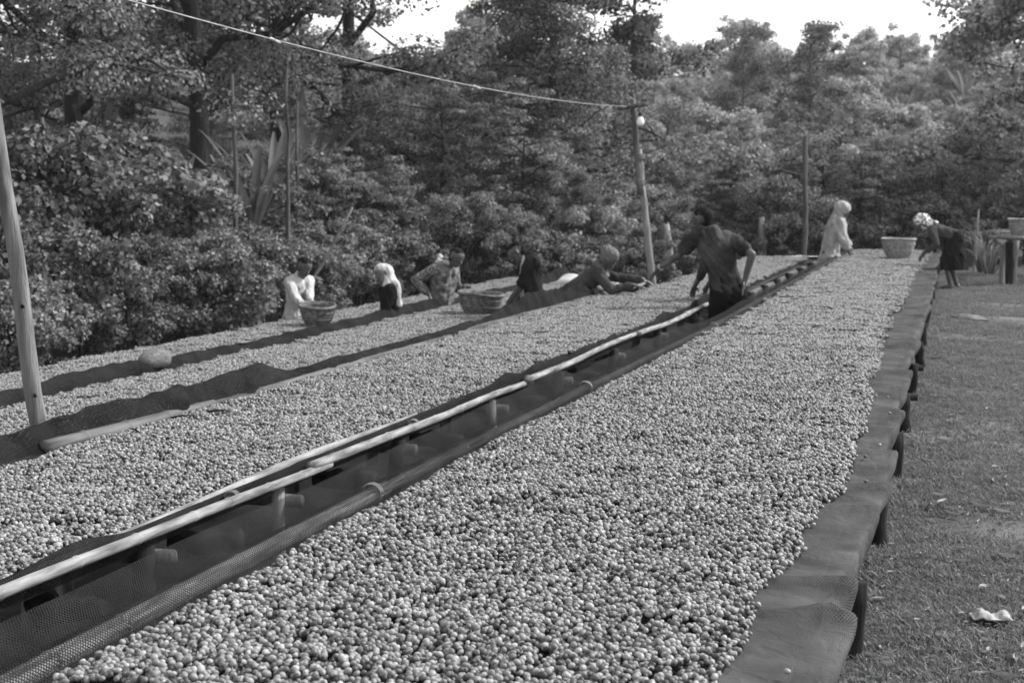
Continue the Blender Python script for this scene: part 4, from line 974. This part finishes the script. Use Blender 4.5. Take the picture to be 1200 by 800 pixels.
# mid-height wood behind the beds
MID = [(632, 31, .95), (648, 36, 1.0), (615, 34, 1.0), (700, 27, .75), (735, 30, .95), (790, 29, .8), (830, 31, .95), (880, 33, 1.0), (915, 30, .75), (965, 33, 1.05), (1010, 31, .9), (1050, 34, 1.1), (1095, 32, .85), (1135, 35, 1.05), (1175, 33, .9), (1230, 31, .9),
       (760, 36, 1.1), (850, 38, 1.1), (930, 39, 1.25), (1000, 40, 1.2), (1080, 41, 1.25), (1150, 42, 1.2), (1210, 44, 1.2), (460, 26, .8), (555, 25, .7), (400, 24, .75), (480, 33, 1.2), (440, 40, 1.5), (540, 42, 1.5), (350, 36, 1.4), (250, 33, 1.3), (130, 28, 1.0), (50, 26, 1.0), (-20, 24, 1.0), (250, 25, .6), (180, 19, .5), (690, 40, 1.5), (820, 45, 1.1), (890, 48, 1.2)]
for i, (px, Y, s) in enumerate(MID):
    kd = (('layered', .62), ('bushy', 1), ('feathery', .52), ('bushy', 1), ('layered', .6))[i % 5] if 260 < px < 500 else (('feathery', .5), ('layered', .55))[i % 2] if px < 260 else (('bushy', 1), ('bushy', 1), ('layered', .62), ('hilltree', .8))[i % 4]
    s *= kd[1]
    tree(kd[0], i, X(px, Y), Y+g.uniform(-.6, .6), s*g.uniform(.85, 1.1)*(.56 if px > 680 else .62 if px > 380 else 1), '%s tree %s' % ({'layered': 'thin layered', 'feathery': 'young feathery', 'hilltree': 'pale rounded'}.get(kd[0]) or 'tall bushy broad-leaved' if s*(.56 if px > 680 else .62 if px > 380 else 1) > .78 else 'bushy broad-leaved' if Y < 36 else 'low bushy upslope', near(px)), 'bushy trees behind the beds')
# hillside trees
HILL = []
for Y, px0, px1, n, s in ((52, 700, 1230, 9, .85), (62, 690, 1240, 9, .9), (74, 700, 1240, 10, .95), (88, 720, 1230, 10, 1.0), (104, 740, 1230, 10, 1.0), (122, 800, 1230, 9, 1.05), (142, 850, 1230, 9, 1.1), (165, 880, 1220, 9, 1.1), (50, 380, 640, 4, 1.2), (70, 380, 620, 3, 1.2), (100, 400, 560, 3, 1.0)):
    for i in range(n): HILL.append((px0+(px1-px0)*(i+g.uniform(.1, .9))/n, Y+g.uniform(-4, 4), s*g.uniform(.35, .75)))
for i, (px, Y, s) in enumerate(HILL):
    tree('hilltree', i, X(px, Y), Y, s, '%s tree %s on the hillside above %s' % ('full rounded' if s > .6 else 'small rounded' if s > .45 else 'stunted rounded', 'low' if Y < 70 else 'halfway up' if Y < 115 else 'high', near(px).split(' ', 1)[1].replace('the foot of ', '')), 'trees covering the hillside', sz=g.uniform(.8, 1.25))
for i, (px, Y, s) in enumerate([(1040, 150, .5), (1097, 158, .62), (1128, 162, .55), (1015, 140, .5), (1075, 150, .45)]):
    tree('tall', i, X(px, Y), Y, s, 'slim tree standing up from the hill skyline', 'trees on the hill skyline')
# shrubs along the outermost bed and at the end of the beds
SHR = []
for i in range(30):
    Y = 8.5+i*.62; SHR.append((-8.9-.5*g.random()-.03*i, Y, g.uniform(.5, 1.0)))
for i in range(26):
    Y = 9+i*.75; SHR.append((-10.6-.9*g.random()-.05*i, Y, g.uniform(.9, 1.6)))
for px, Y, s in ((625, 24.6, .7), (640, 25.2, .9), (600, 25.5, .75), (650, 25.8, .7), (690, 24.6, .55), (720, 26, .8), (760, 26.2, .75), (800, 28.5, .7), (850, 29.2, .8), (890, 29.5, .8), (930, 29.6, .9), (960, 30, .9), (1000, 30.5, .8), (1040, 30.5, .8), (1075, 30.8, .9), (1110, 31, .7), (1145, 29.6, .55), (1170, 30.4, .8), (1200, 30.5, .7), (470, 24, .8), (520, 25, .9), (560, 25.5, .9), (1020, 32, 1.2), (940, 32, 1.3)):
    SHR.append((X(px, Y), Y, s))
for i, (x, y, s) in enumerate(SHR):
    left = x < -8 and y < 24
    tree('shrub', i, x, y, s, ('%s shrub in the thicket %s' % ('tall leafy' if s > 1.15 else 'leafy' if s > .75 else 'low leafy', near(project((x, y, .3))[0]))) if left else ('%s shrub at the foot of the wood %s' % ('spreading' if s > .85 else 'low', near(project((x, y, .3))[0]))), 'shrubs beside the outermost bed' if left else 'shrubs at the foot of the wood', 'shrub')
# banana-like plants
for i, (px, Y, s) in enumerate([(298, 21.5, .95), (276, 22, .9), (322, 22.5, 1.05), (25, 17.5, .8), (60, 18.5, .9), (120, 22, 1.1), (360, 26, 1.2), (210, 20, .8), (0, 17, .9), (420, 27, .9)]):
    blade(i % 3, X(px, Y), Y, s, 'banana-like plant with long upright leaves under the forest trees', 'banana-like plants under the trees', g.uniform(0, 6.28))
for i in range(20):
    px = g.uniform(940, 1180); Y = g.uniform(70, 110); blade(i % 3, X(px, Y), Y, g.uniform(.8, 1.25), 'pale banana-like plant on the open hillside', 'banana-like plants on the hillside', g.uniform(0, 6.28))
# slender bare trunks and stems
for i, (px, Y, r, hgt, px2) in enumerate([(280, 19, .045, 3.9, 276), (336, 20, .04, 4.1, 340), (58, 16, .035, 3.0, 55), (87, 16.5, .03, 2.8, 86), (348, 22, .035, 3.6, 351)]):
    b0 = (X(px, Y), Y, gz(X(px, Y), Y)-.2); t0 = (X(px2, Y), Y, b0[2]+hgt)
    o = MB().tube(polepts(b0, t0, 9, .02), np.linspace(r, r*.6, 9), 8).build('bare_trunk', M['palebark'])
    tag(o, 'slender bare trunk standing in the thicket under the feathery trees', 'tree trunk', 'slender trunks in the thicket')
b0 = at(362, 302, 19.5); b1_ = at(413, 243, 19.5); o = MB().tube(polepts(b0-Vector((.3, 0, .9)), b1_, 7, .015), np.linspace(.035, .018, 7), 7).build('dead_branch', M['palewood'])
tag(o, 'pale dead branch leaning up from the thicket above the white-shirted person', 'branch')
o = MB().tube(polepts((X(943, 28), 28, gz(X(943, 28), 28)-.2), (X(941, 28), 28, gz(X(943, 28), 28)+3.0), 8, .012), np.linspace(.06, .045, 8), 8).build('thin_post', M['wood'])
tag(o, 'thin upright post standing in the wood beside the woman in the pale shawl', 'post')
for i, (px, Y, hgt, r, lab) in enumerate([(892, 29, 1.5, .12, 'pale broken stem standing behind the short bed'), (790, 27, 1.5, .15, 'pale leaning stump between the utility pole and the standing man'), (1142, 27.5, 1.15, .03, 'dry pale stalk beside the stick-topped bed')]):
    x = X(px, Y); z = gz(x, Y)
    o = MB().tube(polepts((x, Y, z-.2), (x-.18*(i == 1)+.05*(i == 2), Y, z+hgt), 7, .015), np.linspace(r, r*.5, 7), 9).build('broken_stem', M['palewood']); tag(o, lab, 'stem')
for i, (px, Y) in enumerate([(1152, 27), (1160, 26.6)]):
    gg = np.random.default_rng(200+i); b = MB(); x = X(px, Y); z = gz(x, Y)
    for k in range(26):
        a = gg.uniform(0, 6.28); l = gg.uniform(.4, .95); q = gg.uniform(.15, .5)
        b.tube([(x+.05*math.cos(a), Y+.05*math.sin(a), z-.03), (x+q*.5*math.cos(a), Y+q*.5*math.sin(a), z+l*.7), (x+q*math.cos(a), Y+q*math.sin(a), z+l*.85)], [.012, .008, .003], 4)
    tag(b.build('dry_grass_clump', M['palewood']), 'clump of tall dry stalks between the bending woman and the stick-topped bed', 'dry grass', 'clumps of dry stalks')

# ------------------------------------------------------------------ the air
hb = MB().box((0, 330, 28), (1000, 900, 62)); hz = hb.build('haze', None, smooth=False)
hm = bpy.data.materials.new('air'); hm.use_nodes = True; hn = hm.node_tree.nodes; hn.remove(hn['Principled BSDF'])
pv = hn.new('ShaderNodeVolumePrincipled'); pv.inputs['Density'].default_value = 0.00045; pv.inputs['Color'].default_value = (.9, .9, .9, 1); pv.inputs['Anisotropy'].default_value = 0.2
hm.node_tree.links.new(pv.outputs[0], hn['Material Output'].inputs['Volume']); hz.data.materials.append(hm)
tag(hz, 'thin pale haze in the air over the hillside', 'haze', None, 'stuff')
